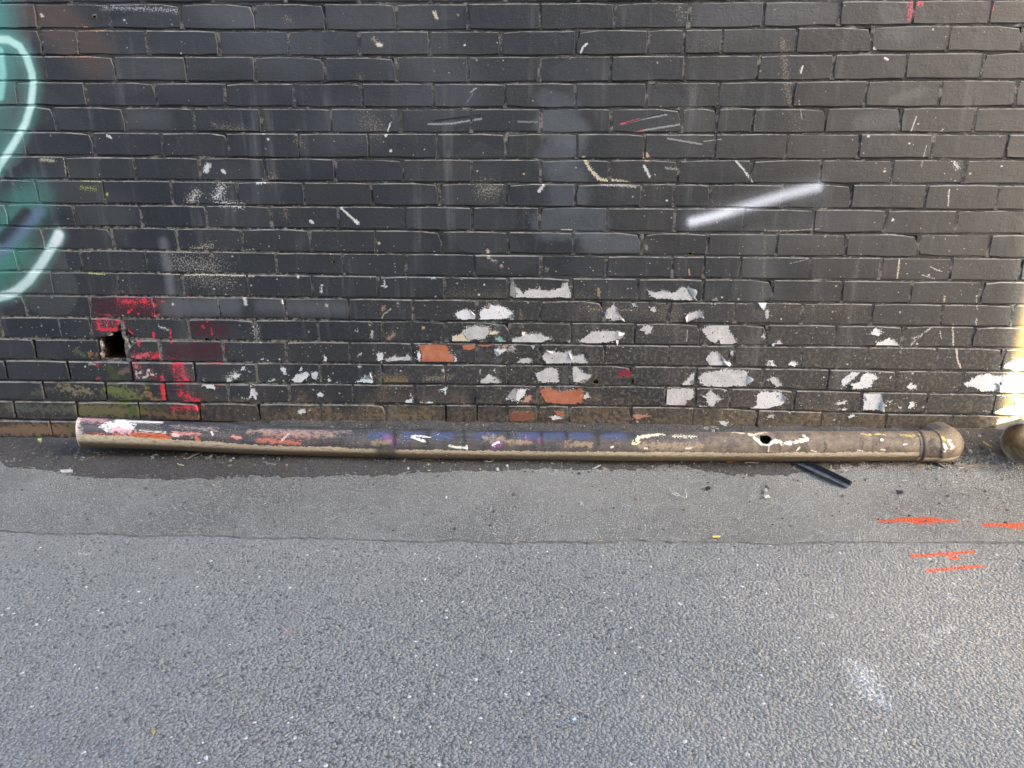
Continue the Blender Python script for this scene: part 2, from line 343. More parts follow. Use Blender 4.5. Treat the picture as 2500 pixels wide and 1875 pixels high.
# red and maroon paint round the hole
RED = (.62, .035, .06)
for pts, w in [([(420, 220), (1040, 250)], 112), ([(1560, 480), (1850, 500)], 92), ([(1300, 750), (1840, 740)], 100)]:
    wm([C9(*p) for p in pts], w, (.052, .016, .022), .8, .35, .1, 'm', k=1 / 4.74)
for pts, w, r, c in [
    ([(700, 170), (830, 165)], 42, 1.0, RED), ([(920, 150), (1000, 175)], 30, .9, RED), ([(1060, 150), (1075, 205)], 26, 1.1, RED), ([(772, 292), (812, 268)], 15, .4, RED), ([(892, 310), (897, 328)], 14, .4, RED),
    ([(1040, 345), (1110, 315)], 24, 1.0, RED), ([(415, 352), (610, 342)], 22, .5, RED), ([(425, 495), (630, 488)], 25, .5, RED), ([(430, 420), (442, 470)], 14, .7, RED), ([(665, 395), (672, 470)], 17, .8, RED),
    ([(775, 505), (825, 578), (910, 622)], 17, .5, RED), ([(1060, 540), (1066, 592)], 19, .7, RED), ([(1260, 515), (1268, 650)], 17, .8, RED), ([(870, 825), (985, 775)], 42, 1.1, (.66, .14, .17)), ([(1070, 812), (1145, 785)], 34, .7, RED),
    ([(900, 662)], 22, .9, RED), ([(1290, 892), (1380, 900)], 26, .4, RED), ([(1295, 950), (1312, 1085)], 24, 1.0, RED), ([(1400, 945), (1440, 1065)], 42, 1.1, (.6, .06, .09)), ([(1310, 1082), (1460, 1078)], 13, .7, RED),
    ([(1160, 1030), (1168, 1095)], 24, 1.0, (.6, .08, .1)), ([(1160, 1130), (1182, 1295)], 31, 1.0, RED), ([(1310, 1130), (1430, 1128)], 15, .9, RED), ([(1390, 1235), (1550, 1320)], 40, 1.2, RED), ([(1410, 1330), (1560, 1318)], 13, .5, RED),
    ([(1430, 1390), (1570, 1405)], 30, .5, RED), ([(1275, 1400), (1305, 1430)], 34, 1.1, (.5, .05, .08)), ([(1690, 395), (1690, 400)], 12, .8, (.4, .03, .05)), ([(1735, 475), (1742, 555)], 11, .6, (.4, .03, .05)), ([(1640, 460)], 26, 1.1, (.36, .03, .05)),
    ([(1830, 560)], 18, .8, (.45, .03, .05)), ([(1530, 640)], 11, .4, RED), ([(1780, 1130), (1840, 1135)], 11, .6, RED), ([(1620, 888), (1690, 888)], 8, .5, RED), ([(1750, 888), (1860, 888)], 8, .5, RED), ([(855, 900), (880, 1045)], 24, 1.0, (.5, .16, .2)),
    ([(1480, 120), (1580, 122)], 8, .8, (.5, .06, .08)), ([(1180, 165)], 22, 1.1, (.42, .08, .1)), ([(430, 920), (440, 905)], 30, 1.0, (.26, .05, .07)), ([(400, 1070), (440, 1060)], 16, 1.1, (.4, .05, .07)), ([(1650, 1380), (1640, 1360)], 26, 1.1, (.42, .16, .16)), ([(1790, 1480)], 22, 1.2, (.4, .08, .08))]:
    wm([C9(*p) for p in pts], w * 1.35, c, .94, .18, min(max(r, .72), 1.0), 'm', k=1 / 4.74)
for pts, w, r in [([(1310, 910), (1430, 1060)], 90, 1.2), ([(1160, 1040), (1180, 1290)], 50, 1.2), ([(1380, 1220), (1560, 1330)], 90, 1.5), ([(1300, 1400), (1540, 1410)], 60, 1.2), ([(430, 420), (660, 430)], 100, 1.5), ([(700, 170), (1080, 190)], 90, 1.6), ([(860, 800), (1130, 800)], 60, 1.3), ([(860, 900), (1060, 1040)], 60, 1.5)]:
    wm([C9(*p) for p in pts], w, (.58, .05, .07), .88, .22, r + .35, 'f', k=1 / 4.74)
wm([C(7, 815, 1110), C(7, 850, 1085), C(7, 875, 1110)], 9, (.24, .012, .03), .95, .2, .5, 'f')
# pale scuffs, moss and damp below the hole
for pts, w, c, a, s, r in [
    ([(900, 1000), (1030, 1010)], 72, (.58, .54, .52), .9, .15, 1.1), ([(950, 920), (960, 1000)], 34, (.05, .05, .055), .9, .3, .3), ([(330, 790), (400, 780)], 46, (.30, .13, .06), .8, .3, .8), ([(170, 760), (260, 780)], 60, (.10, .12, .06), .7, .4, .8),
    ([(560, 960), (650, 1040)], 90, (.05, .075, .018), .9, .3, .6), ([(540, 1190), (840, 1250)], 105, (.155, .175, .065), .9, .3, .62), ([(220, 1430), (880, 1440)], 105, (.165, .155, .075), .9, .25, .5), ([(690, 1330), (760, 1335)], 50, (.10, .17, .03), .8, .4, .5),
    ([(820, 1420), (850, 1450)], 70, (.095, .13, .04), .8, .4, .5), ([(960, 1180), (1070, 1290)], 75, (.30, .18, .075), .8, .25, .9), ([(0, 1170), (330, 1230)], 95, (.26, .22, .13), .75, .2, 1.0), ([(920, 1450), (1580, 1520)], 70, (.19, .12, .065), .75, .3, .8),
    ([(900, 1380), (1200, 1420)], 60, (.09, .10, .04), .7, .4, .8), ([(680, 1000), (760, 960)], 40, (.17, .12, .095), .8, .3, .4), ([(330, 900), (360, 890)], 26, (.42, .40, .36), .7, .3, .9), ([(-600, 1400), (100, 1420)], 90, (.12, .125, .095), .7, .3, .8),
    ([(-760, 1650), (60, 1660)], 90, (.26, .165, .10), .9, .25, .45), ([(100, 1650), (500, 1650)], 90, (.17, .135, .065), .9, .3, .4), ([(-760, 1600), (-600, 1590)], 40, (.06, .05, .045), .8, .3, .8), ([(-330, 1220), (-100, 1180)], 60, (.16, .15, .10), .5, .3, 1.1)]:
    wm([C9(*p) for p in pts], w, c, a, s, r, 'm', k=1 / 4.74)

# pale yellow paint past the black, extended unseen to bounce warm light
CREAM_X = float(wp(2450, 1000)[0])
MARKS.append(Mark([(CREAM_X + 4.0, 0, -3.0), (CREAM_X + 4.0, 0, 8.0)], 4.0, (.42, .31, .125), .97, .008, 0.0, 'm', 'cream'))
wm([(2475, 900), (2490, 1020)], 26, (.72, .66, .50), .6, .3, 1.0, 'm', 'cream')
# ================================================================== materials of the wall
def wall_noises(t, P):
    c = {}
    def get(k):
        if k not in c:
            if k == 'm': c[k] = t.noise(P, 55, 5, .65)
            elif k == 'f': c[k] = t.noise(P, 160, 4, .7)
            elif k == 's': c[k] = t.noise(t.scaled(P, (14, 1, 170)), 1, 3, .6)
        return c[k]
    return get
class NG(NT):
    """a node group with the same helpers"""
    def __init__(s, name, outs):
        s.t = bpy.data.node_groups.new(name, 'ShaderNodeTree'); s.cache = {}
        s.go = s.t.nodes.new('NodeGroupOutput')
        for n, k in outs: s.t.interface.new_socket(name=n, in_out='OUTPUT', socket_type=k)
def paint_group():
    t = NG('weathered_black_paint', [('Color', 'NodeSocketColor'), ('P', 'NodeSocketVector'), ('m', 'NodeSocketFloat'), ('f', 'NodeSocketFloat'), ('Rough', 'NodeSocketFloat'), ('Height', 'NodeSocketFloat')])
    geo = t.new('ShaderNodeNewGeometry')
    P = t.vm('MULTIPLY', geo.outputs['Position'], (1, 0, 1))
    up = t.sep(geo.outputs['True Normal'])[2]
    x, y, z = t.sep(P)
    nz = wall_noises(t, P)
    rnd = t.new('ShaderNodeObjectInfo').outputs['Random']
    big = t.noise(P, 1.7, 3, .6)
    c = t.mix(t.mr(big, .32, .68), (.016, .0205, .027), (.029, .033, .039))
    c = t.mix(t.math('MULTIPLY', rnd, .5), c, (.036, .036, .037))
    # patches of a slightly different black, brushed on
    pv, pc_ = t.voro(t.vm('ADD', t.scaled(P, (1, 1, 1.7)), t.vm('SCALE', t.comb(t.noise(P, 3, 2), 0, t.noise(P, 4, 2)), scale=.25)), 2.1)
    c = t.mix(t.mr(t.sep(pc_)[0], .62, .64, 0, .5), c, (.043, .046, .052))
    # haze over the right end, painted in as paler, faded colour
    haze = t.math('MULTIPLY', t.mr(t.math('ADD', x, t.math('MULTIPLY_ADD', t.noise(P, 2.2, 4, .6), 1.6, -.8)), .1, 1.9), t.mr(z, .35, .9, .35, 1.0))
    c = t.mix(t.math('MULTIPLY', haze, .85), c, (.080, .076, .071))
    # dusty runs down the face and cloudy chalking
    streak = t.noise(t.scaled(P, (16, 1, 1.3)), 1, 4, .65)
    k = t.math('MULTIPLY', t.mr(streak, .52, .76), t.mr(t.noise(P, 4, 4), .34, .62, 0, .85))
    c = t.mix(k, c, (.115, .12, .126))
    c = t.mix(t.math('MULTIPLY', t.mr(t.noise(t.scaled(P, (60, 1, 220)), 1, 4, .7), .55, .75), .25), c, (.14, .14, .14))
    low = t.mr(z, 1.05, .25)
    # grit and buff specks where paint is rubbed through
    area_ = t.mr(t.noise(P, 5.5, 4, .6), .44, .66)
    sp = t.math('MULTIPLY', t.mr(nz('f'), .585, .66), area_)
    c = t.mix(t.math('MULTIPLY', sp, t.math('MULTIPLY_ADD', low, .45, .38)), c, (.30, .265, .20))
    mot = t.math('MULTIPLY', t.mr(t.noise(P, 75, 5, .75), .49, .60), t.math('MULTIPLY', t.mr(z, .72, .32), t.mr(x, -1.1, .1)))
    c = t.mix(t.math('MULTIPLY', mot, .75), c, t.mix(nz('m'), (.075, .066, .052), (.235, .195, .135)))
    # mud splash above the ground
    mud = t.mr(t.math('ADD', z, t.math('MULTIPLY_ADD', t.noise(P, 7, 4, .6), .34, -.17)), .245, .12)
    mud = t.math('MULTIPLY', t.math('MULTIPLY', mud, t.mr(nz('m'), .38, .62, .10, .9)), t.mr(rnd, 0, 1, .55, 1.05))
    c = t.mix(t.math('MULTIPLY', mud, t.mr(x, -1.9, -.8, .35, .95)), c, t.mix(nz('f'), (.10, .078, .055), (.33, .245, .145)))
    # flecks of white knocked through to the undercoat
    for sc, t0, dl in ((48, .978, -.10), (95, .962, -.20)):
        vd, vc = t.voro(t.vm('ADD', P, t.vm('SCALE', t.comb(nz('f'), 0, nz('m')), scale=.012)), sc)
        vr = t.sep(vc)
        fl = t.math('MULTIPLY', t.math('GREATER_THAN', vr[0], t.math('MULTIPLY_ADD', low, dl, t0)), t.mr(vd, .06, .26, 1, 0))
        fl = t.math('MULTIPLY', fl, t.mr(t.noise(P, 3.1, 3), .40, .58))
        c = t.mix(fl, c, t.mix(vr[1], (.66, .67, .67), (.52, .46, .35)))
    # dust and wear along the upper arrises
    w = t.math('MULTIPLY', t.mr(up, .25, .5), t.mr(t.noise(P, 22, 5, .7), .36, .60, .15, .9))
    c = t.mix(w, c, t.mix(t.noise(P, 4, 2), (.22, .235, .25), (.27, .24, .19)))
    h = t.math('ADD', t.math('MULTIPLY', t.noise(t.scaled(P, (26, 1, 190)), 1, 4, .6), .5), t.math('ADD', t.math('MULTIPLY', nz('f'), .5), t.math('ADD', t.math('MULTIPLY', t.noise(P, 15, 3), 1.3), t.math('MULTIPLY', nz('m'), .7))))
    rg = t.mr(nz('m'), .3, .7, .36, .58)
    for n, v in (('Color', c), ('P', P), ('m', nz('m')), ('f', nz('f')), ('Rough', rg), ('Height', h)): t.t.links.new(v, t.go.inputs[n])
    return t.t
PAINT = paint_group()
_bm = {}
def brick_mat(ids):
    if ids in _bm: return _bm[ids]
    t = NT('black_paint_brick')
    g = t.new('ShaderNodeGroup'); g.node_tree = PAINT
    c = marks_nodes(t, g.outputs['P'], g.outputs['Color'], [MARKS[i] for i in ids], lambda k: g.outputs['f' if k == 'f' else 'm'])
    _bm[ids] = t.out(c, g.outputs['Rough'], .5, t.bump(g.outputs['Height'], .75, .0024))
    return _bm[ids]

def mortar_mat(marks, name):
    t = NT(name)
    P = t.vm('MULTIPLY', t.pos(), (1, 0, 1)); x, y, z = t.sep(P)
    nz = wall_noises(t, P)
    c = t.mix(t.mr(t.noise(P, 3, 3), .3, .7), (.024, .026, .029), (.045, .046, .046))
    left = t.math('MULTIPLY', t.mr(x, -.55, -1.1), t.mr(z, 1.25, .8))
    ex = t.math('ADD', t.math('MULTIPLY_ADD', left, .15, -.20), nz('m'))
    ex = t.math('ADD', ex, t.math('MULTIPLY', t.mr(z, .7, .3), .05))
    c = t.mix(t.mr(ex, .42, .52), c, t.mix(nz('f'), (.10, .098, .09), (.30, .275, .22)))
    c = t.mix(t.mr(t.noise(P, 8, 3), .62, .7, 0, .6), c, t.mix(t.mr(x, -1.9, -1.2), (.42, .40, .14), (.2, .2, .2)))
    c = t.mix(t.math('MULTIPLY', t.mr(z, .2, .09), .8), c, (.075, .06, .045))
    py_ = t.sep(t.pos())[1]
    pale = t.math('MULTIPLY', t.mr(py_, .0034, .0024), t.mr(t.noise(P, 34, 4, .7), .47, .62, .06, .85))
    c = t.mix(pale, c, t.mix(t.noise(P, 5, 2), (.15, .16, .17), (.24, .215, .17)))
    c = marks_nodes(t, P, c, marks, nz)
    h = t.math('ADD', nz('f'), t.noise(P, 240, 3))
    return t.out(c, .75, .35, t.bump(h, .7, .003))
M_MURAL = [m for m in MARKS if m.group == 'mural']
M_STROKE = [m for m in MARKS if m.group == 'stroke']
MORTAR = [mortar_mat([], 'painted_mortar'), mortar_mat(M_MURAL, 'painted_mortar_mural'), mortar_mat(M_STROKE, 'painted_mortar_spray'), mortar_mat([m for m in MARKS if m.group == 'cream'], 'painted_mortar_cream')]
MUR_LO = np.min([m.lo for m in M_MURAL], 0); MUR_HI = np.max([m.hi for m in M_MURAL], 0)
STR_LO = np.min([m.lo for m in M_STROKE], 0); STR_HI = np.max([m.hi for m in M_STROKE], 0)
def mortar_slot(x, z):
    if MUR_LO[0] < x < MUR_HI[0] and MUR_LO[2] < z < MUR_HI[2]: return 1
    if STR_LO[0] < x < STR_HI[0] and STR_LO[2] < z < STR_HI[2]: return 2
    if x > CREAM_X - .05: return 3
    return 0

# ================================================================== brick wall
LX = np.array([-2.0, -1.55, -.9, -.2, .55, 1.3, 1.9])
LZ = np.array([
    [1.6410, 1.6410, 1.6388, 1.6374, 1.6387, 1.6419, 1.6419], [1.5611, 1.5582, 1.5532, 1.5511, 1.5552, 1.5651, 1.5651],
    [1.4762, 1.4725, 1.4698, 1.4693, 1.4724, 1.4799, 1.4799], [1.3902, 1.3866, 1.3837, 1.3827, 1.3856, 1.3935, 1.3935],
    [1.3062, 1.3029, 1.2998, 1.2991, 1.3010, 1.3036, 1.3036], [1.2183, 1.2171, 1.2152, 1.2150, 1.2167, 1.2183, 1.2183],
    [1.1324, 1.1313, 1.1279, 1.1258, 1.1266, 1.1313, 1.1313], [1.0485, 1.0468, 1.0446, 1.0432, 1.0434, 1.0460, 1.0460],
    [.9604, .9582, .9582, .9588, .9591, .9566, .9566], [.8742, .8749, .8726, .8703, .8691, .8711, .8711],
    [.7893, .7893, .7858, .7840, .7843, .7863, .7863], [.7047, .7047, .7011, .6994, .6998, .7001, .7001],
    [.6132, .6132, .6127, .6123, .6120, .6127, .6127], [.5254, .5254, .5249, .5259, .5278, .5281, .5281],
    [.4377, .4378, .4395, .4408, .4422, .4454, .4457], [.3479, .3481, .3516, .3552, .3576, .3530, .3525],
    [.2610, .2614, .2655, .2711, .2749, .2645, .2632], [.1756, .1761, .1809, .1872, .1912, .1771, .1751]])
def LINE(k, x):
    """height of the top edge of course k (counted downwards from the top of the picture)"""
    if k < 0: return float(np.interp(x, LX, LZ[0])) - .086 * k
    if k > 17: return float(np.interp(x, LX, LZ[17])) - .084 * (k - 17)
    return float(np.interp(x, LX, LZ[k]))
JOINTS = {
    0: [-1.773, -1.514, -1.262, -1.005, -.758, -.511, -.263, -.016, .236, .488, .738, .991, 1.235, 1.487],
    1: [-1.774, -1.642, -1.394, -1.141, -.893, -.643, -.399, -.152, .106, .353, .477, .606, .856, 1.108, 1.363, 1.607],
    2: [-1.775, -1.524, -1.267, -1.020, -.770, -.518, -.265, -.018, .231, .483, .736, .990, 1.236, 1.489],
    3: [-1.897, -1.643, -1.386, -1.138, -.888, -.643, -.391, -.137, .111, .357, .609, .864, 1.112, 1.365, 1.621],
    4: [-1.771, -1.513, -1.259, -1.014, -.760, -.511, -.258, -.011, .238, .485, .611, .734, .988, 1.245, 1.497],
    5: [-1.898, -1.642, -1.387, -1.139, -.885, -.630, -.382, -.135, .121, .362, .611, .861, 1.114, 1.365, 1.622],
    6: [-1.760, -1.502, -1.259, -1.017, -.759, -.508, -.258, -.009, .240, .487, .743, .990, 1.240, 1.495],
    7: [-1.886, -1.631, -1.377, -1.127, -.878, -.626, -.379, -.132, .118, .361, .476, .607, .863, 1.111, 1.372, 1.624],
    8: [-2.015, -1.759, -1.504, -1.254, -1.010, -.758, -.507, -.258, -.012, .237, .484, .734, .987, 1.241, 1.494],
    9: [-1.892, -1.626, -1.379, -1.127, -.868, -.622, -.373, -.125, .118, .368, .611, .864, 1.117, 1.373, 1.627],
    10: [-2.014, -1.759, -1.505, -1.251, -1.005, -.751, -.509, -.252, -.004, .241, .488, .605, .738, .995, 1.249, 1.507, 1.757],
    11: [-1.889, -1.629, -1.377, -1.124, -.874, -.623, -.369, -.125, .117, .361, .609, .867, 1.122, 1.375, 1.629],
    12: [-2.014, -1.756, -1.501, -1.244, -.988, -.740, -.491, -.246, -.005, .240, .486, .735, .984, 1.244, 1.501, 1.759],
    13: [-2.132, -1.894, -1.768, -1.640, -1.375, -1.112, -.865, -.613, -.365, -.116, .119, .360, .610, .864, 1.118, 1.371, 1.630],
    14: [-2.012, -1.749, -1.637, -1.503, -1.250, -.998, -.746, -.498, -.248, .000, .249, .497, .748, 1.004, 1.255, 1.509, 1.756],
    15: [-2.143, -1.889, -1.631, -1.375, -1.124, -.870, -.622, -.372, -.127, .118, .363, .606, .863, 1.115, 1.373, 1.623],
    16: [-2.008, -1.752, -1.505, -1.248, -.999, -.743, -.496, -.256, -.008, .245, .494, .610, .745, .995, 1.250, 1.502, 1.757],
    17: [-2.146, -1.885, -1.626, -1.377, -1.130, -.877, -.616, -.373, -.249, -.127, -.007, .119, .363, .608, .858, 1.110, 1.360, 1.612],
    18: [-2.008, -1.748, -1.500, -1.25, -1.0]}
HOLE_ROW, HOLE_X = 14, (-1.749, -1.637)
X0, X1, K0, K1 = -6.0, 9.0, -20, 19
def row_joints(k):
    if k in JOINTS: js = list(JOINTS[k])
    else: js = [-1.77 if k % 2 == 0 else -1.645]
    while js[0] > X0: js.insert(0, js[0] - .2505 + RND.uniform(-.003, .003))
    while js[-1] < X1: js.append(js[-1] + .2505 + RND.uniform(-.003, .003))
    return js
wall = empty('brick_wall', (0, 0, 0))
tag(wall, 'black painted brick wall with peeling white patches rising behind the fallen pipe', 'wall')

def brick_outline(xa, xb, k, chip=True):
    """ten or so points of one brick's face outline, counter-clockwise seen from the lane"""
    r = RND
    zt = lambda x: LINE(k, x); jb = .0072 + r.uniform(-.0012, .0015)
    zb = lambda x: LINE(k + 1, x) + jb
    f1, f2 = r.uniform(.25, .4), r.uniform(.6, .75)
    j = lambda a: r.uniform(-a, a)
    ca, cb = (abs(r.gauss(0, .0022)) for _ in range(2))
    cc, cd = (abs(r.gauss(0, .0030)) for _ in range(2))
    if chip and r.random() < .20: cc += r.uniform(.004, .012)
    if chip and r.random() < .10: cd += r.uniform(.003, .009)
    pts = [(xa + ca, zb(xa) + ca * .7), (xa + (xb - xa) * f1, zb(xa) + j(.0020)), (xa + (xb - xa) * f2, zb(xb) + j(.0020)), (xb - cb, zb(xb) + cb * .7),
           (xb + j(.0012), (zb(xb) + zt(xb)) / 2), (xb - cc, zt(xb) - cc * .6), (xa + (xb - xa) * f2, zt(xa + (xb - xa) * f2) + j(.0011)),
           (xa + (xb - xa) * f1, zt(xa + (xb - xa) * f1) + j(.0011)), (xa + cd, zt(xa) - cd * .6), (xa + j(.0012), (zb(xa) + zt(xa)) / 2)]
    return pts
def brick_geo(pts, yf, tilt, bev):
    """front face inset by the worn arris, bevel ring, sides; returns verts, faces, slots"""
    n = len(pts); a = np.array(pts); c = a.mean(0)
    half = (a.max(0) - a.min(0)) / 2
    fr = c + (a - c) * (1 - np.array([bev * .45, bev]) / half)
    fr[:, 1] = np.where(a[:, 1] < c[1] - .3 * half[1], c[1] + (a[:, 1] - c[1]) * (1 - .5 * bev / half[1]), fr[:, 1])
    V, F, S = [], [], []
    for (x, z) in fr: V.append((x, yf + tilt[0] * (x - c[0]) + tilt[1] * (z - c[1]), z))
    for i, (x, z) in enumerate(a): V.append((x, V[i][1] + bev * .9, z))
    for (x, z) in a: V.append((x, .035, z))
    F.append(list(range(n))); S.append(0)
    for i in range(n):
        jn = (i + 1) % n
        F.append([i, n + i, n + jn, jn]); S.append(1)
        F.append([n + i, 2 * n + i, 2 * n + jn, n + jn]); S.append(1)
    return V, F, S
BR = []           # (row, xa, xb, object or None, yf, tilt, cx, cz, outline)
rest_v, rest_f, rest_s = [], [], []
half_j = lambda: .0026 + RND.uniform(-.0008, .0012)
perp = []         # perpend joints (row, x)
for k in range(K0, K1 + 1):
    js = row_joints(k)
    for xa, xb in zip(js[:-1], js[1:]):
        perp.append((k, xb))
        if k == HOLE_ROW and abs(xa - HOLE_X[0]) < .002: continue
        pts = brick_outline(xa + half_j(), xb - half_j(), k, True)
        if k == 13 and abs(xa + 1.768) < .002:       # broken brick over the hole
            pts = [(-1.762, .452), (-1.741, .449), (-1.712, .452), (-1.7055, .468), (-1.684, .470), (-1.668, .4695), (-1.6615, .486), (-1.652, .504), (-1.647, .519), (-1.70, .5245), (-1.762, .524), (-1.7635, .488)]
        if k == 13 and abs(xa + 1.640) < .002:       # its neighbour lost a corner
            pts = [(-1.578, .4465), (-1.49, .4455), (-1.43, .4455), (-1.381, .4460), (-1.380, .488), (-1.382, .5235), (-1.47, .5250), (-1.56, .5248), (-1.636, .5225), (-1.637, .492), (-1.6215, .472), (-1.603, .457)]
        if k == 14 and abs(xa + 1.637) < .002:
            pts = [(-1.632, .3590), (-1.60, .3575), (-1.55, .3572), (-1.508, .3580), (-1.5075, .40), (-1.509, .4360), (-1.55, .4385), (-1.590, .4370), (-1.606, .426), (-1.622, .410), (-1.634, .392)]
        yf = RND.gauss(0, .0011); tilt = (RND.gauss(0, .006), RND.gauss(0, .012))
        bev = RND.uniform(.0026, .0042)
        if k >= 14 and xa < -1.2: bev *= 1.6
        a = np.array(pts); lo, hi = a.min(0), a.max(0); c = (lo + hi) / 2
        vis = any(in_frame((q, 0, r_), 0) for q in (lo[0], c[0], hi[0]) for r_ in (lo[1], hi[1]))
        if k == 18 and xa > -1.6: vis = False
        if k > 18 or k < 0: vis = False
        V, F, S = brick_geo(pts, yf, tilt, bev)
        if vis:
            V = [(v[0] - c[0], v[1], v[2] - c[1]) for v in V]
            ids = tuple(i for i, m in enumerate(MARKS) if m.hits((lo[0], -1, lo[1]), (hi[0], 1, hi[1])))
            me = mesh_from('brick', V, F, (brick_mat(ids),))
            o = link('brick', me, wall, (c[0], 0, c[1]))
            BR.append((k, lo, hi, o, yf, tilt, c))
        else:
            b = len(rest_v); rest_v += V; rest_f += [[i + b for i in f] for f in F]; rest_s += S
me = mesh_from('surrounding_bricks', rest_v, rest_f, (brick_mat(()), brick_mat(tuple(i for i, m in enumerate(MARKS) if m.group == 'cream')), brick_mat(tuple(i for i, m in enumerate(MARKS) if m.group == 'mural'))), [1 if rest_v[f[0]][0] > CREAM_X - .3 else (2 if MUR_LO[0] - .3 < rest_v[f[0]][0] < MUR_HI[0] and MUR_LO[2] - .1 < rest_v[f[0]][2] < MUR_HI[2] + .1 else 0) for f in rest_f])
tag(link('surrounding_bricks', me, wall), kind='stuff')
print('bricks in view', len(BR))

# mortar: a deep core sheet with the hole left open, bed strips and perpends nearer the face
V, F, S = [], [], []
def quad(a, b, c, d, s):
    n = len(V); V.extend([a, b, c, d]); F.append([n, n + 1, n + 2, n + 3]); S.append(s)
hx0, hx1, hz0, hz1 = -1.744, -1.642, .357, .470
gx = sorted(set([X0, hx0, hx1, X1] + list(np.arange(-2.4, 2.4, .06)) + list(np.arange(X0, X1, .5))))
gz = sorted(set([-.05, hz0, hz1, LINE(K0, 0)] + list(np.arange(0, 1.72, .05)) + list(np.arange(1.72, LINE(K0, 0), .4))))
for xa, xb in zip(gx[:-1], gx[1:]):
    for za, zb in zip(gz[:-1], gz[1:]):
        if xa >= hx0 - 1e-6 and xb <= hx1 + 1e-6 and za >= hz0 - 1e-6 and zb <= hz1 + 1e-6: continue
        quad((xa, .016, za), (xb, .016, za), (xb, .016, zb), (xa, .016, zb), mortar_slot((xa + xb) / 2, (za + zb) / 2))
def raked(k, x):                                    # joints washed out by damp at the lower left, and single gaps
    if k >= 15 and x < -1.25: return True
    if k == 14 and x < -1.8: return True
    if k == 17 and (abs(x + .249) < .01 or abs(x + .373) < .01 or abs(x + 1.13) < .01): return True
    return False
for k in range(K0, K1 + 1):
    step = .03 if k >= -2 else .5
    xs = np.arange(X0 if k < -2 else -3.0, X1 if k < -2 else 3.0, step)
    prev = None
    for x in xs:
        dep = .0038 + RND.gauss(0, .0010)
        if k >= 15 and x < -1.2: dep = .0145
        if k == HOLE_ROW and hx0 - .01 < x < hx1 + .01: dep = .014
        cur = (x, dep, LINE(k, x) - .003, LINE(k, x) + .0125)
        if prev is not None and not (k == HOLE_ROW and hx0 - .02 < x < hx1 + .03):
            quad((prev[0], prev[1], prev[2]), (cur[0], cur[1] - .0015, cur[2]), (cur[0], cur[1] + .0015, cur[3]), (prev[0], prev[1] + .001, prev[3]), mortar_slot(x, cur[2]))
        prev = cur
for k, x in perp:
    if raked(k, x) or (k == HOLE_ROW and (abs(x - HOLE_X[0]) < .01)): continue
    z0, z1 = LINE(k + 1, x) + .004, LINE(k, x) - .001
    zs = np.linspace(z0, z1, 5 if -2 <= k <= 18 and -2.4 < x < 2.2 else 2)
    dd = [.0002 + abs(RND.gauss(0, .0013)) for _ in zs]; ox = [RND.gauss(0, .0012) for _ in zs]
    for i in range(len(zs) - 1):
        w = .0085
        quad((x - w + ox[i], dd[i] + .001, zs[i]), (x + w + ox[i], dd[i], zs[i]), (x + w + ox[i + 1], dd[i + 1], zs[i + 1]), (x - w + ox[i + 1], dd[i + 1] + .001, zs[i + 1]), mortar_slot(x, zs[i]))
me = mesh_from('mortar', V, F, MORTAR, S)
link('mortar', me, wall)
# the cavity behind the missing brick
M_CAV = simple_mat('bare_brick_cavity', (.055, .03, .016), .9, .5, 40, .6, .2)
cv = [(hx0 - .004, .014, hz0 - .004), (hx1 + .004, .014, hz0 - .004), (hx1 + .004, .014, hz1 + .004), (hx0 - .004, .014, hz1 + .004)]
cv += [(hx0 + .012, .23, hz0 + .004), (hx1 + .002, .23, hz0 + .004), (hx1 + .002, .23, hz1), (hx0 + .012, .23, hz1)]
me = mesh_from('cavity', cv, [[0, 4, 5, 1], [1, 5, 6, 2], [2, 6, 7, 3], [3, 7, 4, 0], [4, 7, 6, 5]], (M_CAV,))
link('cavity', me, wall)
# broken mortar lumps round the hole
def lump(cx, cy, cz, rx, ry, rz, seed, n=10, m=6):
    r = random.Random(seed); V, F = [], []
    for i in range(1, m):
        th = math.pi * i / m
        for j in range(n):
            ph = 2 * math.pi * j / n; q = 1 + r.uniform(-.28, .28)
            V.append((cx + rx * q * math.sin(th) * math.cos(ph), cy + ry * q * math.cos(th), cz + rz * q * math.sin(th) * math.sin(ph)))
    for i in range(m - 2):
        for j in range(n):
            a = i * n + j; b = i * n + (j + 1) % n
            F.append([a, b, b + n, a + n])
    F.append(list(range(n))[::-1]); F.append([(m - 2) * n + j for j in range(n)])
    return V, F
M_LUMP = simple_mat('broken_mortar', (.36, .33, .29), .9, .6, 70, .8, .2, (.07, .07, .072))
for i, (px, py, rx, rz, ry) in enumerate([(262, 817, .016, .0065, .012), (251, 815, .010, .006, .012), (308, 832, .0085, .015, .013), (314, 848, .010, .016, .013), (318, 865, .008, .014, .012), (246, 845, .0055, .022, .012), (247, 868, .006, .014, .012), (322, 838, .010, .010, .010), (300, 802, .008, .008, .012)]):
    p = wp(px, py); V, F = lump(p[0], .010, p[2], rx, ry, rz, i)
    link('mortar_lump', mesh_from('mortar_lump', V, F, (M_LUMP,)), wall)

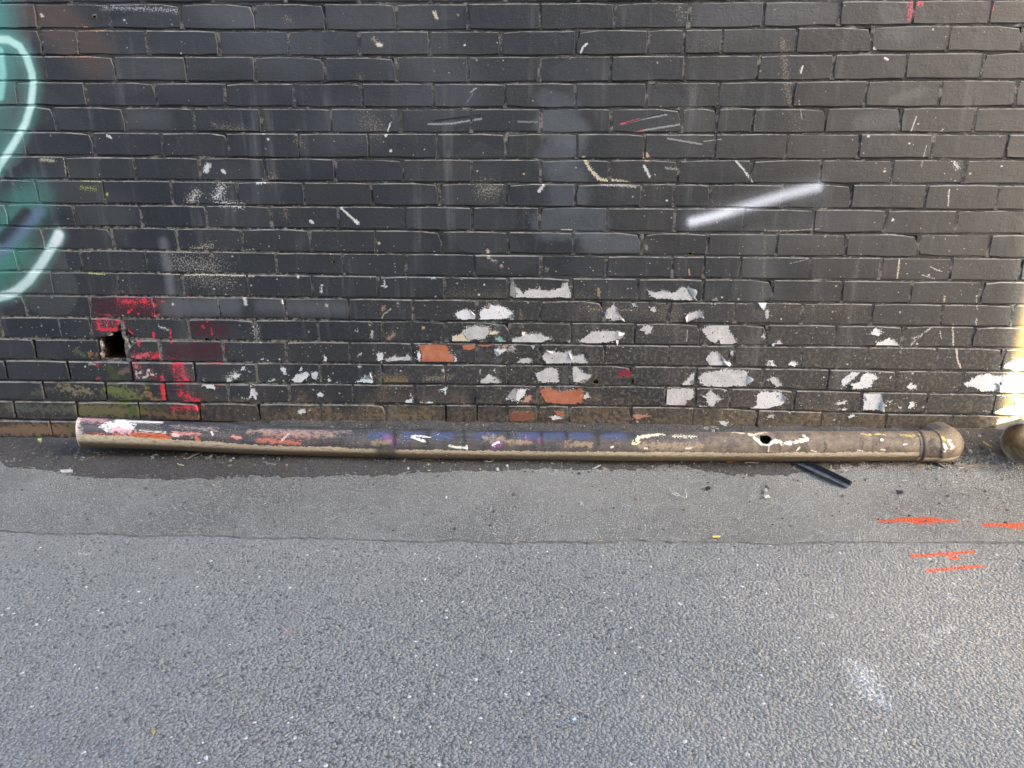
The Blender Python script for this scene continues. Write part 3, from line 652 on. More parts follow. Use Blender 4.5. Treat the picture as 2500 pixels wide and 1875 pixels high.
# ================================================================== peeled paint
def bare_mat(name, ca, cb, stain, speck=True):
    t = NT(name); P = t.pos()
    c = t.mix(t.mr(t.noise(P, 24, 4, .6), .3, .7), ca, cb)
    c = t.mix(t.mr(t.noise(P, 60, 5, .7), .56, .70, 0, .8), c, stain)
    if speck:
        c = t.mix(t.mr(t.noise(P, 190, 3, .6), .62, .68, 0, .85), c, (.07, .07, .07))
        c = t.mix(t.mr(t.noise(P, 48, 5, .7), .615, .645, 0, .95), c, (.035, .036, .038))
    return t.out(c, .8, .25, t.bump(t.noise(P, 120, 4), .5, .0015))
M_GREY = bare_mat('bare_undercoat', (.44, .445, .455), (.60, .60, .605), (.30, .29, .28))
M_WHITE = bare_mat('white_undercoat', (.62, .64, .67), (.72, .73, .75), (.50, .50, .51))
M_TERRA = bare_mat('bare_red_brick', (.36, .115, .062), (.46, .185, .115), (.50, .29, .20), False)
M_DULL = bare_mat('dull_red_brick', (.20, .075, .05), (.25, .11, .07), (.07, .05, .045))
M_BUFF = bare_mat('bare_buff', (.60, .52, .38), (.68, .62, .50), (.3, .24, .16))
M_TEAL = bare_mat('teal_undercoat', (.12, .36, .32), (.40, .55, .52), (.5, .5, .5))
M_PINK = bare_mat('pale_terracotta', (.50, .24, .16), (.58, .36, .27), (.40, .34, .30))
M_CYAN = bare_mat('pale_cyan_undercoat', (.55, .68, .70), (.68, .74, .76), (.5, .5, .5))
def clip_rect(poly, lo, hi):
    for ax, v, sg in ((0, lo[0], 1), (0, hi[0], -1), (1, lo[1], 1), (1, hi[1], -1)):
        out = []
        for i in range(len(poly)):
            a, b = poly[i - 1], poly[i]
            ia, ib = sg * (a[ax] - v) >= 0, sg * (b[ax] - v) >= 0
            if ia != ib:
                t = (v - a[ax]) / (b[ax] - a[ax]); out.append(a + (b - a) * t)
            if ib: out.append(b)
        poly = out
        if len(poly) < 3: return []
    return poly
def ragged(poly, amp, step=.0042):
    r = RND; out = []
    for i in range(len(poly)):
        a, b = poly[i], poly[(i + 1) % len(poly)]
        L = float(np.linalg.norm(b - a)); n = max(1, int(L / step))
        nrm = np.array([b[1] - a[1], a[0] - b[0]]) / max(L, 1e-6)
        for j in range(n):
            p = a + (b - a) * j / n
            out.append(p + nrm * (r.gauss(0, amp) if j else r.gauss(0, amp * .5)))
    return out
def wobble(poly, amp):
    out = []; ph = [RND.uniform(0, 6.3) for _ in range(6)]
    c = np.mean(poly, 0)
    for p in poly:
        a = math.atan2(p[1] - c[1], p[0] - c[0]); L = np.linalg.norm(p - c)
        k = sum(math.sin((i + 2) * a * 1.7 + ph[i]) / (i + 1.5) for i in range(6))
        out.append(c + (p - c) * (1 + amp * k / max(L, .004)))
    return out
def area(p):
    a = np.array(p); return .5 * abs(np.dot(a[:, 0], np.roll(a[:, 1], 1)) - np.dot(a[:, 1], np.roll(a[:, 0], 1)))
def patch(c, pts, mat, amp=.0016, lift=.0008, name='bare_patch'):
    poly0 = [wp(*(C(c, *p) if c else p))[[0, 2]] for p in pts]
    poly0 = wobble(ragged(poly0, amp * 1.25, .0036), .0011)
    a = np.array(poly0); plo, phi = a.min(0), a.max(0)
    for k, lo, hi, o, yf, tilt, cc in BR:
        if (phi < lo).any() or (plo > hi).any(): continue
        poly = clip_rect(list(poly0), lo + .003, hi - .003)
        if len(poly) < 3 or area(poly) < 4e-6: continue
        n = len(poly)
        yy = lambda q: yf + tilt[0] * (q[0] - cc[0]) + tilt[1] * (q[1] - cc[1])
        V = [(q[0] - cc[0], yy(q) - lift, q[1] - cc[1]) for q in poly]
        tris = tessellate_polygon([[Vector((v[0], v[2], 0)) for v in V]])
        F = []
        for t in tris:
            A, B, D = (V[i] for i in t)
            cr = (B[0] - A[0]) * (D[2] - A[2]) - (B[2] - A[2]) * (D[0] - A[0])
            F.append(list(t) if cr > 0 else list(t)[::-1])
        V += [(q[0] - cc[0], yy(q) + .001, q[1] - cc[1]) for q in poly]
        for i in range(n):
            F.append([i, n + i, n + (i + 1) % n, (i + 1) % n])
        # crumbs of the same bare surface round the ragged edge
        ctr = np.mean(poly, 0)
        for q in RND.sample(poly, min(len(poly), int(len(poly) * .3))):
            d = q - ctr; d = d / (np.linalg.norm(d) + 1e-6); p0 = q + d * abs(RND.gauss(.002, .004)) + np.array([RND.gauss(0, .003), RND.gauss(0, .003)])
            r_ = RND.uniform(.0007, .0022)
            if not (lo[0] + .004 < p0[0] < hi[0] - .004 and lo[1] + .004 < p0[1] < hi[1] - .004): continue
            b = len(V); m_ = 5
            for j in range(m_):
                a_ = -2 * math.pi * j / m_; e_ = r_ * RND.uniform(.6, 1.3)
                qq = p0 + e_ * np.array([math.cos(a_) * 1.4, math.sin(a_)])
                V.append((qq[0] - cc[0], yy(qq) - lift, qq[1] - cc[1]))
            F.append(list(range(b, b + m_))[::-1])
        nb = len(F)
        # the paint stands up and curls a little along the torn edge
        sg = 1 if sum(poly[i - 1][0] * poly[i][1] - poly[i][0] * poly[i - 1][1] for i in range(n)) > 0 else -1
        p1, p2 = RND.uniform(0, 6.3), RND.uniform(0, 6.3); b = len(V)
        for i in range(n):
            tg = poly[(i + 1) % n] - poly[i - 1]; tg = tg / (np.linalg.norm(tg) + 1e-9); nr = sg * np.array([tg[1], -tg[0]])
            L_ = max(0.0, math.sin(i * .45 + p1) + .6 * math.sin(i * 1.13 + p2)) * .0013 + .0003
            e0, e1 = poly[i] - nr * .0006, poly[i] + nr * .0032
            V.append((e0[0] - cc[0], yy(e0) - lift - L_, e0[1] - cc[1])); V.append((e1[0] - cc[0], yy(e1) - .0001, e1[1] - cc[1]))
        for i in range(n):
            a_, c_ = b + 2 * i, b + 2 * ((i + 1) % n)
            F.append([a_, a_ + 1, c_ + 1, c_] if sg > 0 else [a_, c_, c_ + 1, a_ + 1])
        link(name, mesh_from(name, V, F, (mat, o.data.materials[0]), [0] * nb + [1] * (len(F) - nb)), o)
G, W, T, D_, B_, TE, PK, CY = M_GREY, M_WHITE, M_TERRA, M_DULL, M_BUFF, M_TEAL, M_PINK, M_CYAN
PATCHES = [
 (7, [(10, 540), (20, 440), (45, 430), (50, 475), (90, 500), (110, 530), (125, 500), (165, 490), (215, 495), (225, 470), (240, 500), (310, 500), (385, 480), (400, 445), (430, 440), (445, 500), (460, 520), (455, 558), (400, 552), (330, 555), (240, 560), (200, 570), (120, 550), (40, 555)], G),
 (7, [(1000, 485), (1030, 505), (1060, 515), (1120, 500), (1180, 520), (1215, 510), (1240, 480), (1270, 470), (1300, 500), (1350, 580), (1280, 565), (1230, 575), (1150, 560), (1080, 560), (1040, 545), (1015, 520)], G),
 (7, [(710, 640), (735, 625), (762, 600), (785, 630), (790, 665), (820, 700), (840, 720), (780, 712), (760, 725), (740, 705), (715, 710), (700, 690)], G),
 (7, [(1400, 790), (1440, 760), (1500, 745), (1590, 725), (1600, 800), (1640, 840), (1655, 880), (1610, 897), (1540, 890), (1530, 860), (1495, 885), (1450, 860), (1430, 825)], G),
 (7, [(5, 880), (30, 850), (100, 830), (110, 800), (150, 815), (200, 810), (270, 830), (325, 850), (250, 875), (210, 890), (180, 925), (150, 885), (60, 890)], G),
 (7, [(505, 865), (560, 840), (600, 800), (680, 790), (770, 795), (845, 810), (820, 850), (740, 870), (640, 885), (580, 890)], G),
 (7, [(955, 785), (985, 755), (1020, 750), (1050, 770), (1030, 810), (985, 820), (990, 795)], G),
 (7, [(1295, 735), (1290, 680), (1310, 665), (1350, 660), (1390, 635), (1410, 690), (1390, 700), (1330, 715)], G),
 (7, [(245, 980), (280, 935), (330, 940), (400, 950), (450, 935), (470, 975), (545, 960), (575, 1025), (480, 1025), (380, 1030), (280, 1030)], G),
 (7, [(60, 1025), (100, 995), (150, 985), (178, 1010), (160, 1028)], G),
 (7, [(1430, 1000), (1460, 955), (1500, 945), (1535, 965), (1550, 1010), (1600, 1020), (1635, 1050), (1580, 1065), (1460, 1055), (1445, 1020)], G),
 (7, [(1605, 960), (1620, 935), (1640, 950), (1648, 985), (1620, 985)], G),
 (7, [(195, 1100), (250, 1080), (300, 1055), (350, 1070), (370, 1110), (372, 1165), (300, 1165), (250, 1170), (220, 1150)], G),
 (7, [(462, 1070), (490, 1050), (530, 1080), (570, 1105), (610, 1110), (580, 1150), (540, 1170), (470, 1165)], G),
 (7, [(1255, 1180), (1290, 1150), (1320, 1110), (1355, 1095), (1355, 1180), (1300, 1190)], G),
 (7, [(1375, 1140), (1400, 1100), (1480, 1085), (1580, 1070), (1680, 1075), (1735, 1090), (1725, 1195), (1640, 1190), (1560, 1205), (1440, 1195), (1385, 1170)], G),
 (7, [(1140, 1220), (1200, 1205), (1300, 1210), (1345, 1215), (1345, 1280), (1290, 1300), (1280, 1355), (1200, 1340), (1145, 1330)], G),
 (7, [(1395, 1270), (1430, 1250), (1465, 1215), (1500, 1250), (1550, 1290), (1510, 1300), (1490, 1340), (1450, 1335), (1430, 1280)], G),
 (7, [(1745, 1355), (1795, 1335), (1795, 1260), (1840, 1228), (1900, 1238), (1940, 1225), (1985, 1245), (2000, 1300), (1975, 1330), (1900, 1350), (1836, 1365)], W),
 (7, [(-15, 1285), (10, 1235), (50, 1210), (130, 1215), (125, 1260), (80, 1300), (30, 1300)], W),
 (7, [(230, 1230), (260, 1205), (310, 1200), (350, 1230), (430, 1225), (500, 1220), (530, 1205), (545, 1250), (540, 1310), (480, 1325), (350, 1318), (270, 1310)], T),
 (7, [(548, 1255), (575, 1245), (592, 1270), (565, 1290), (545, 1285)], G), (7, [(105, 1310), (130, 1265), (175, 1260), (150, 1310)], PK),
 (7, [(10, 1385), (100, 1375), (200, 1385), (180, 1435), (60, 1450), (10, 1440)], D_), (7, [(330, 1370), (395, 1365), (405, 1420), (350, 1400)], T), (7, [(300, 1410), (350, 1402), (390, 1410), (385, 1432), (320, 1436)], W),
 (7, [(895, 1405), (930, 1395), (990, 1400), (1030, 1410), (960, 1425), (930, 1440)], PK), (7, [(1525, 1450), (1560, 1440), (1595, 1455), (1580, 1490), (1550, 1475)], W),
 (7, [(1475, 575), (1500, 560), (1528, 580), (1505, 605), (1480, 600)], W), (7, [(895, 595), (915, 590), (945, 622), (905, 625)], G), (7, [(1022, 628), (1060, 620), (1075, 655), (1045, 660)], G),
 (7, [(1810, 590), (1860, 585), (1872, 620), (1840, 640)], W), (7, [(1858, 655), (1880, 650), (1885, 700), (1868, 705)], G), (7, [(1830, 840), (1848, 800), (1858, 845)], G), (7, [(1870, 1040), (1880, 1005), (1900, 1020), (1895, 1045)], W),
 (7, [(1850, 1165), (1880, 1140), (1920, 1125), (1960, 1150), (1985, 1195), (1940, 1200), (1900, 1155)], G), (7, [(515, 1170), (545, 1140), (578, 1150), (560, 1172)], PK), (7, [(1320, 1160), (1352, 1158), (1350, 1185), (1330, 1188)], PK),
 (7, [(425, 870), (455, 862), (470, 872), (440, 880)], G), (7, [(0, 905), (35, 900), (52, 925), (30, 950), (0, 940)], G), (7, [(1640, 1360), (1370, 1330), (1400, 1322), (1380, 1345)], G),
 (6, [(1450, 665), (1490, 650), (1530, 630), (1560, 640), (1595, 670), (1595, 710), (1510, 715), (1475, 705)], W), (6, [(1630, 660), (1665, 630), (1700, 600), (1750, 605), (1820, 625), (1870, 660), (1870, 700), (1770, 710), (1640, 712)], W),
 (6, [(1840, 690), (1868, 668), (1876, 720), (1850, 716)], TE), (6, [(1680, 628), (1692, 590), (1712, 596), (1700, 628)], PK), (6, [(1850, 470), (1868, 440), (1888, 470), (1890, 545), (1855, 540), (1846, 510)], G),
 (6, [(1430, 830), (1500, 815), (1540, 760), (1600, 752), (1700, 760), (1715, 800), (1775, 795), (1760, 820), (1690, 825), (1670, 855), (1600, 860), (1530, 870), (1440, 870)], M_BUFF),
 (6, [(1515, 822), (1545, 765), (1600, 757), (1695, 765), (1700, 815), (1660, 850), (1550, 858)], G),
 (6, [(1505, 880), (1590, 875), (1690, 868), (1715, 890), (1680, 910), (1620, 905), (1550, 935), (1510, 920)], T),
 (6, [(1190, 900), (1240, 895), (1300, 880), (1380, 885), (1405, 905), (1410, 950), (1450, 970), (1445, 1022), (1330, 1025), (1210, 1020), (1215, 960)], T), (6, [(1178, 965), (1195, 930), (1212, 960), (1205, 1015), (1190, 1010)], W),
 (6, [(1445, 985), (1462, 970), (1465, 1015), (1448, 1022)], W), (6, [(880, 955), (930, 950), (938, 1000), (900, 1010)], W), (6, [(945, 1000), (1000, 980), (1020, 960), (1030, 985), (1090, 980), (1120, 955), (1135, 1010), (1060, 1005), (960, 1015)], G),
 (6, [(1640, 1150), (1680, 1120), (1700, 1105), (1740, 1125), (1790, 1170), (1700, 1172), (1640, 1175)], G), (6, [(745, 1165), (790, 1130), (850, 1090), (858, 1150), (865, 1170)], CY), (6, [(800, 1140), (850, 1092), (858, 1145)], W),
 (6, [(275, 1150), (300, 1110), (350, 1100), (380, 1085), (405, 1110), (380, 1140), (340, 1165), (290, 1165)], W), (6, [(195, 1060), (225, 1050), (235, 1085), (240, 1110), (210, 1105)], W), (6, [(415, 1095), (445, 1085), (468, 1100), (450, 1150), (420, 1125)], W),
 (6, [(325, 1085), (345, 1045), (352, 1078)], W), (6, [(95, 1155), (150, 1138), (158, 1152), (120, 1165)], W), (6, [(195, 1160), (215, 1148), (222, 1165)], W), (6, [(530, 1150), (545, 1130), (560, 1155), (545, 1165)], W), (6, [(590, 1165), (610, 1160), (622, 1180)], W),
 (6, [(455, 1250), (480, 1230), (505, 1250), (495, 1275), (465, 1268)], W), (6, [(310, 1375), (350, 1358), (382, 1360), (370, 1385), (320, 1392)], W), (6, [(1090, 1300), (1145, 1280), (1150, 1315), (1100, 1325)], W), (6, [(1235, 1315), (1270, 1298), (1300, 1320), (1260, 1328)], W),
 (6, [(1195, 1315), (1215, 1300), (1222, 1325), (1205, 1330)], G), (6, [(1340, 1222), (1380, 1205), (1408, 1178), (1393, 1225), (1382, 1258), (1372, 1225)], CY), (6, [(1120, 1265), (1135, 1245), (1145, 1268)], W), (6, [(505, 1010), (510, 970), (530, 980), (530, 1012)], W),
 (6, [(740, 1050), (760, 1038), (772, 1052), (755, 1060)], W), (6, [(50, 995), (65, 985), (75, 1000), (60, 1008)], W), (6, [(82, 1012), (100, 1000), (115, 1014)], W), (6, [(175, 998), (188, 990), (195, 1008)], W), (6, [(1745, 850), (1790, 835), (1820, 870), (1790, 890)], TE), (6, [(1735, 930), (1780, 910), (1890, 915), (1885, 945), (1800, 945), (1755, 980)], W),
 (6, [(1770, 925), (1800, 890), (1840, 895), (1820, 920)], PK), (6, [(1735, 1075), (1750, 1075), (1745, 1100)], W), (6, [(1630, 1090), (1642, 1070), (1640, 1095)], W), (6, [(1830, 1280), (1855, 1235), (1890, 1205), (1900, 1230), (1890, 1295)], W),
 (5, [(1800, 1290), (1815, 1215), (1840, 1205), (1866, 1250), (1852, 1298), (1830, 1260)], W), (5, [(1460, 1185), (1500, 1172), (1550, 1180), (1552, 1215), (1500, 1210)], W), (5, [(1740, 1080), (1748, 1052), (1770, 1050), (1765, 1080)], W), (5, [(1635, 1158), (1650, 1140), (1672, 1145), (1668, 1162)], W),
 (5, [(1675, 1120), (1705, 1105), (1740, 1110), (1735, 1130), (1695, 1140)], W), (5, [(1795, 1180), (1815, 1178), (1835, 1192), (1815, 1202)], W), (5, [(1765, 560), (1780, 562), (1778, 600)], W), (5, [(1465, 1150), (1480, 1145), (1485, 1158)], W), (5, [(1785, 1085), (1815, 1088), (1812, 1096)], W),
 (8, [(780, 815), (800, 790), (825, 765), (865, 800), (850, 830), (810, 825)], W), (8, [(815, 910), (830, 880), (880, 865), (920, 843), (965, 870), (990, 905), (900, 908)], W), (8, [(70, 895), (110, 870), (130, 860), (152, 890), (140, 905)], G), (8, [(40, 1010), (75, 1005), (100, 1045), (50, 1048)], W),
 (8, [(190, 1030), (215, 1010), (255, 1025), (240, 1055), (195, 1045)], W), (8, [(570, 1155), (610, 1115), (650, 1085), (705, 1095), (660, 1140), (620, 1170), (580, 1205)], W), (8, [(640, 1180), (700, 1160), (720, 1120), (760, 1090), (800, 1100), (840, 1135), (800, 1160), (790, 1200), (720, 1210), (655, 1215)], W),
 (8, [(1045, 1195), (1080, 1172), (1118, 1190), (1110, 1215), (1060, 1215)], W), (8, [(735, 1250), (800, 1235), (860, 1245), (865, 1300), (850, 1365), (735, 1365)], W), (8, [(525, 1320), (560, 1305), (610, 1295), (600, 1320), (550, 1330)], W), (8, [(550, 1355), (620, 1350), (600, 1370)], W), (8, [(905, 1300), (945, 1292), (930, 1320)], W),
 (8, [(985, 1335), (1020, 1340), (1000, 1358)], W), (8, [(1050, 1345), (1065, 1305), (1100, 1300), (1105, 1330), (1075, 1360)], W), (8, [(1155, 1345), (1190, 1325), (1180, 1355)], W), (8, [(1455, 1175), (1500, 1155), (1560, 1110), (1640, 1098), (1700, 1120), (1750, 1130), (1720, 1170), (1690, 1225), (1600, 1235), (1540, 1205), (1480, 1190)], W),
 (8, [(1722, 1200), (1740, 1125), (1800, 1105), (1900, 1110), (2000, 1130), (2010, 1260), (1740, 1270), (1715, 1240)], W), (8, [(1740, 1055), (1780, 1020), (1850, 995), (1960, 990), (1990, 1085), (1800, 1075)], W), (8, [(1670, 1385), (1730, 1350), (1800, 1330), (1900, 1290), (2010, 1300), (2010, 1440), (1850, 1420), (1720, 1400)], B_),
 (8, [(1690, 1520), (1700, 1440), (1760, 1425), (1900, 1430), (2010, 1460), (2010, 1560), (1750, 1540)], B_), (8, [(1610, 1070), (1630, 1060), (1640, 1072)], W), (8, [(1455, 1105), (1470, 1100), (1468, 1125)], W), (8, [(620, 1410), (660, 1395), (680, 1415), (640, 1425)], W), (8, [(985, 945), (1010, 935), (1000, 960)], W), (8, [(1600, 1375), (1620, 1365), (1618, 1380)], W), (8, [(30, 1415), (60, 1395), (100, 1400), (80, 1425)], G), (8, [(190, 1385), (205, 1360), (215, 1390)], W), (8, [(915, 1135), (932, 1120), (930, 1142)], W)]
for c, pts, m in PATCHES:
    patch(c, pts, m, lift=.0011 if m in (G, T) and c == 6 and len(pts) == 7 else .0008)
# curling flakes of paint still hanging at the edges of the bare patches
M_FLAKE = simple_mat('curled_paint_flake', (.70, .70, .69), .6, .2, 60)
def flake(c, a, b, tip, out=.012):
    A, B, Tp = (wp(*C(c, *p)) for p in (a, b, tip))
    mid = (A + B) / 2; dirn = Tp - mid
    V, F = [], []; n = 5
    for i in range(n):
        u = i / (n - 1); w = 1 - u * .85
        y = -.0015 - out * math.sin(u * 1.9) * .8
        L, R = mid + (A - mid) * w + dirn * u * .95, mid + (B - mid) * w + dirn * u * .95
        V += [(L[0], y, L[2]), (R[0], y - .002 * u, R[2])]
    for i in range(n - 1): F.append([2 * i, 2 * i + 1, 2 * i + 3, 2 * i + 2])
    o = link('paint_flake', mesh_from('paint_flake', V, F, (M_FLAKE,), smooth=True), wall)
for c, a, b, t in [(7, (1290, 470), (1345, 570), (1365, 500)), (7, (1300, 460), (1315, 500), (1370, 580)), (7, (1725, 1110), (1722, 1185), (1775, 1140)), (7, (1295, 735), (1300, 680), (1280, 690)), (7, (1385, 640), (1400, 700), (1415, 695)),
                   (7, (800, 800), (845, 812), (800, 830)), (7, (785, 640), (800, 690), (845, 722)), (7, (222, 505), (238, 500), (228, 465)), (7, (385, 475), (415, 470), (395, 440)), (7, (440, 940), (465, 985), (460, 1005)), (7, (1540, 965), (1555, 1010), (1570, 1000)), (7, (1560, 1010), (1610, 1025), (1600, 1050)),
                   (7, (1810, 590), (1870, 590), (1845, 640)), (7, (280, 935), (330, 942), (320, 955)), (7, (130, 800), (115, 830), (100, 800)), (7, (780, 860), (800, 862), (790, 900)), (8, (862, 1250), (850, 1360), (882, 1370)), (8, (860, 1300), (865, 1340), (900, 1330)), (8, (738, 1255), (740, 1300), (760, 1290)),
                   (8, (1680, 1160), (1700, 1220), (1725, 1190)), (8, (600, 1190), (640, 1170), (620, 1165)), (8, (640, 1180), (660, 1215), (650, 1200)), (8, (150, 1250), (165, 1300), (170, 1270)), (8, (70, 890), (90, 880), (80, 905)), (6, (1560, 640), (1595, 670), (1605, 690)), (6, (1735, 930), (1755, 980), (1790, 950)), (6, (840, 1095), (858, 1140), (845, 1110)),
                   (8, (1460, 1175), (1490, 1165), (1480, 1200)), (8, (870, 1290), (880, 1330), (870, 1380)), (7, (1620, 950), (1645, 985), (1630, 960)), (7, (700, 690), (715, 640), (725, 670))]:
    flake(c, a, b, t, .009)
# small holes in the wall, their inner shade painted as a near-black disc
M_DARK = simple_mat('painted_hole_shade', (.006, .005, .004), .95, .3, 50, 0, .1)
M_RIM = simple_mat('hole_rim', (.25, .2, .1), .9, .5, 90)
def hole_plug(px, py, r, k=.7):
    p = wp(px, py); V, F = [], []; n = 14
    for rr, y in ((r * 1.25, -.0012), (r * .95, .0016), (r * .8, .012), (r * .75, .03)):
        for j in range(n):
            a = 2 * math.pi * j / n; q = 1 + .12 * math.sin(3 * a + px)
            V.append((p[0] + rr * q * math.cos(a), y, p[2] + rr * k * q * math.sin(a)))
    S = []
    for i in range(3):
        for j in range(n):
            F.append([i * n + j, i * n + (j + 1) % n, (i + 1) * n + (j + 1) % n, (i + 1) * n + j][::-1]); S.append(0 if i == 0 else 1)
    V2 = [(v[0], -.0009, v[2]) for v in V[n:2 * n]]
    b = len(V); V += V2; F.append(list(range(b, b + n))); S.append(1)
    link('dark_hole_disc', mesh_from('dark_hole_disc', V, F, (M_RIM, M_DARK), S), wall)
hole_plug(1455, 932, .0105, .9); hole_plug(505, 828, .009, .55); hole_plug(1685, 619, .008, .5); hole_plug(231, 41, .006); hole_plug(815, 640, .0045); hole_plug(1545, 932, .003, 3.0)

# ================================================================== ground
def sm(x, a, b):
    t = np.clip((np.asarray(x, float) - a) / (b - a), 0, 1); return t * t * (3 - 2 * t)
def H(x, y):
    """height of the lane: it is banked up against the foot of the wall, less so at the left"""
    x = np.asarray(x, float); y = np.asarray(y, float)
    hw = np.interp(x, [-3, -1.9, -1.7, -1.54, -1.3, -1.1, -.6, 2.5], [.008, .012, .016, .04, .085, .106, .111, .117])
    e = np.interp(x, [-3, .6, 1.4, 3], [2.0, 2.0, 1.25, 1.25])
    s = np.clip(1 + y / .30, 0, 1)
    return hw * s ** e
ORANGE = (.74, .125, .05)
GM = []
def gm(pts, w, c, a=1.0, soft=.3, rough=.4, nz='f', z=0.0):
    P = [gp(px, py, z) * np.array([1, 1, 0]) for px, py in pts]
    GM.append(Mark(P, w * gpx(*pts[0]), c, a, soft, rough, nz))
N_OR = 0
O4 = lambda x, y: (1800 + x / 3.16, 960 + y / 3.16)
for pts, w in [([(1105, 985), (1250, 985), (1690, 988)], 15), ([(1250, 975), (1400, 975), (1540, 975)], 24), ([(1390, 990), (1470, 990)], 30), ([(1900, 1020), (2300, 1012)], 18), ([(2080, 1025), (2150, 1030)], 26), ([(1350, 1248), (1600, 1232), (1820, 1215)], 15), ([(1640, 1262), (1700, 1262)], 17), ([(1480, 1360), (1660, 1342), (1880, 1322)], 16)]:
    gm([O4(*p) for p in pts], w * .60, ORANGE, .95, .25, .40)
OR_MARKS = list(GM)
for pts, w, a in [([(2110, 1640), (2130, 1690)], 46, .85), ([(2075, 1615), (2100, 1625)], 22, .7), ([(2150, 1710), (2165, 1720)], 20, .7), ([(2250, 1545), (2262, 1550)], 14, .8), ([(2290, 1540), (2330, 1532)], 16, .7), ([(2275, 1575)], 12, .7), ([(2320, 1452), (2325, 1456)], 14, .8), ([(2240, 1670), (2255, 1680)], 18, .6), ([(2330, 1420), (2345, 1424)], 16, .5),
                  ([(2440, 1630), (2450, 1635)], 12, .7), ([(1855, 1505)], 10, .6), ([(2025, 1500), (2030, 1505)], 12, .6), ([(1995, 1440)], 9, .6), ([(2015, 1415)], 8, .6), ([(2110, 1425)], 8, .6), ([(2190, 1480)], 9, .5), ([(195, 1348), (212, 1350)], 8, .5), ([(720, 1275), (730, 1290)], 14, .4), ([(500, 1290), (530, 1285)], 12, .35), ([(2215, 1810)], 12, .5), ([(1950, 1530)], 9, .6)]:
    gm(pts, w, (.62, .62, .60), a, .5, .5)
CHALK = GM[len(OR_MARKS):]
for pts, w, a in [([(2150, 1560), (2450, 1750)], 330, .40), ([(2350, 1420), (2480, 1560)], 180, .35), ([(1700, 1760), (2100, 1850)], 160, .22)]:
    gm(pts, w, (.43, .40, .345), a, .9, .12, 'm')
HAZE_DUST = GM[-3:]  # warm haze and pale dust at lower right, put into the colour
def ground_noises(t, P):
    c = {}
    def get(k):
        if k not in c: c[k] = t.noise(P, 95, 3, .65) if k == 'f' else t.noise(P, 18, 4, .6)
        return c[k]
    return get
def asphalt_mat(name, dark, lite, cell, marks, dirt=0.0, bump_d=.004, fleck=.93, bump_s=.9):
    t = NT(name); P = t.vm('MULTIPLY', t.pos(), (1, 1, 0)); x, y, z = t.sep(P); nz = ground_noises(t, P)
    vd, vc = t.voro(P, cell); vr = t.sep(vc)
    ed, _ = t.voro(P, cell, 'DISTANCE_TO_EDGE')
    c = t.mix(t.mr(ed, .02, .16), tuple(.55 * v for v in dark), t.mix(vr[0], dark, lite))
    c = t.mix(t.mr(t.noise(P, 1.3, 4, .6), .3, .7, 0, .35), c, tuple(v * 1.25 for v in lite))
    c = t.mix(t.mr(t.noise(P, 5, 4, .6), .52, .75, 0, .4), c, tuple(v * .7 for v in dark))
    c = t.mix(t.mr(t.noise(P, 260, 2), .58, .75, 0, .5), c, tuple(v * 1.7 for v in lite))
    vd2, vc2 = t.voro(P, 62); v2 = t.sep(vc2)
    fl = t.math('MULTIPLY', t.math('GREATER_THAN', v2[0], fleck), t.mr(vd2, .06, .22, 1, 0))
    c = t.mix(t.math('MULTIPLY', fl, .85), c, t.mix(v2[1], (.48, .48, .47), (.40, .36, .27)))
    if dirt:
        c = t.mix(t.math('MULTIPLY', t.mr(t.noise(P, 10, 4, .65), .35, .65), dirt), c, (.13, .10, .07))
        rt = t.math('MULTIPLY', t.mr(x, 1.45, 1.62), t.mr(t.noise(P, 14, 4), .25, .5))
        c = t.mix(t.math('MULTIPLY', rt, .9), c, t.mix(nz('f'), (.10, .08, .06), (.24, .19, .14)))
    c = marks_nodes(t, P, c, marks, nz)
    h = t.math('ADD', t.mr(ed, 0, .25), t.math('ADD', t.math('MULTIPLY', t.noise(P, cell * 1.6, 3), 1.1), t.math('MULTIPLY', t.noise(P, 30, 3), .8)))
    return t.out(c, .82, .3, t.bump(h, bump_s, bump_d))
M_FINE = asphalt_mat('worn_fine_asphalt', (.207, .209, .199), (.392, .395, .372), 120, OR_MARKS[:5], 0, .0045, .955, 1.0)
M_BIND = asphalt_mat('coarse_asphalt_binder', (.19, .191, .182), (.31, .312, .293), 120, GM, 0, .003, .93)
M_TAR = asphalt_mat('tar_fillet', (.055, .056, .057), (.145, .145, .144), 150, [], .28, .004, .86)
M_LANE = asphalt_mat('lane_asphalt', (.11, .111, .115), (.20, .20, .20), 105, [], 0, .004, .94)

def grid_mesh(name, xs, y_of, rows, z_of, mat, skirt=.012):
    nx = len(xs); t = np.concatenate([np.linspace(0, 1 - skirt, rows - 1), [1.0]])
    X = np.repeat(xs[None, :], rows, 0); Y = np.stack([y_of(xs, q) for q in t])
    Z = z_of(X, Y, t[:, None])
    co = np.stack([X, Y, Z], -1).reshape(-1, 3)
    i, j = np.meshgrid(np.arange(rows - 1), np.arange(nx - 1), indexing='ij')
    a = (i * nx + j).ravel()
    loops = np.stack([a, a + nx, a + nx + 1, a + 1], -1).ravel()
    n = len(a)
    return mesh_np(name, co, loops, np.arange(n) * 4, np.full(n, 4), (mat,), True)
big = 400.0
tag(link('ground', mesh_from('ground', [(-big, -big, -.03), (big, -big, -.03), (big, big, -.03), (-big, big, -.03)], [[0, 1, 2, 3]], (M_LANE,))), kind='structure')
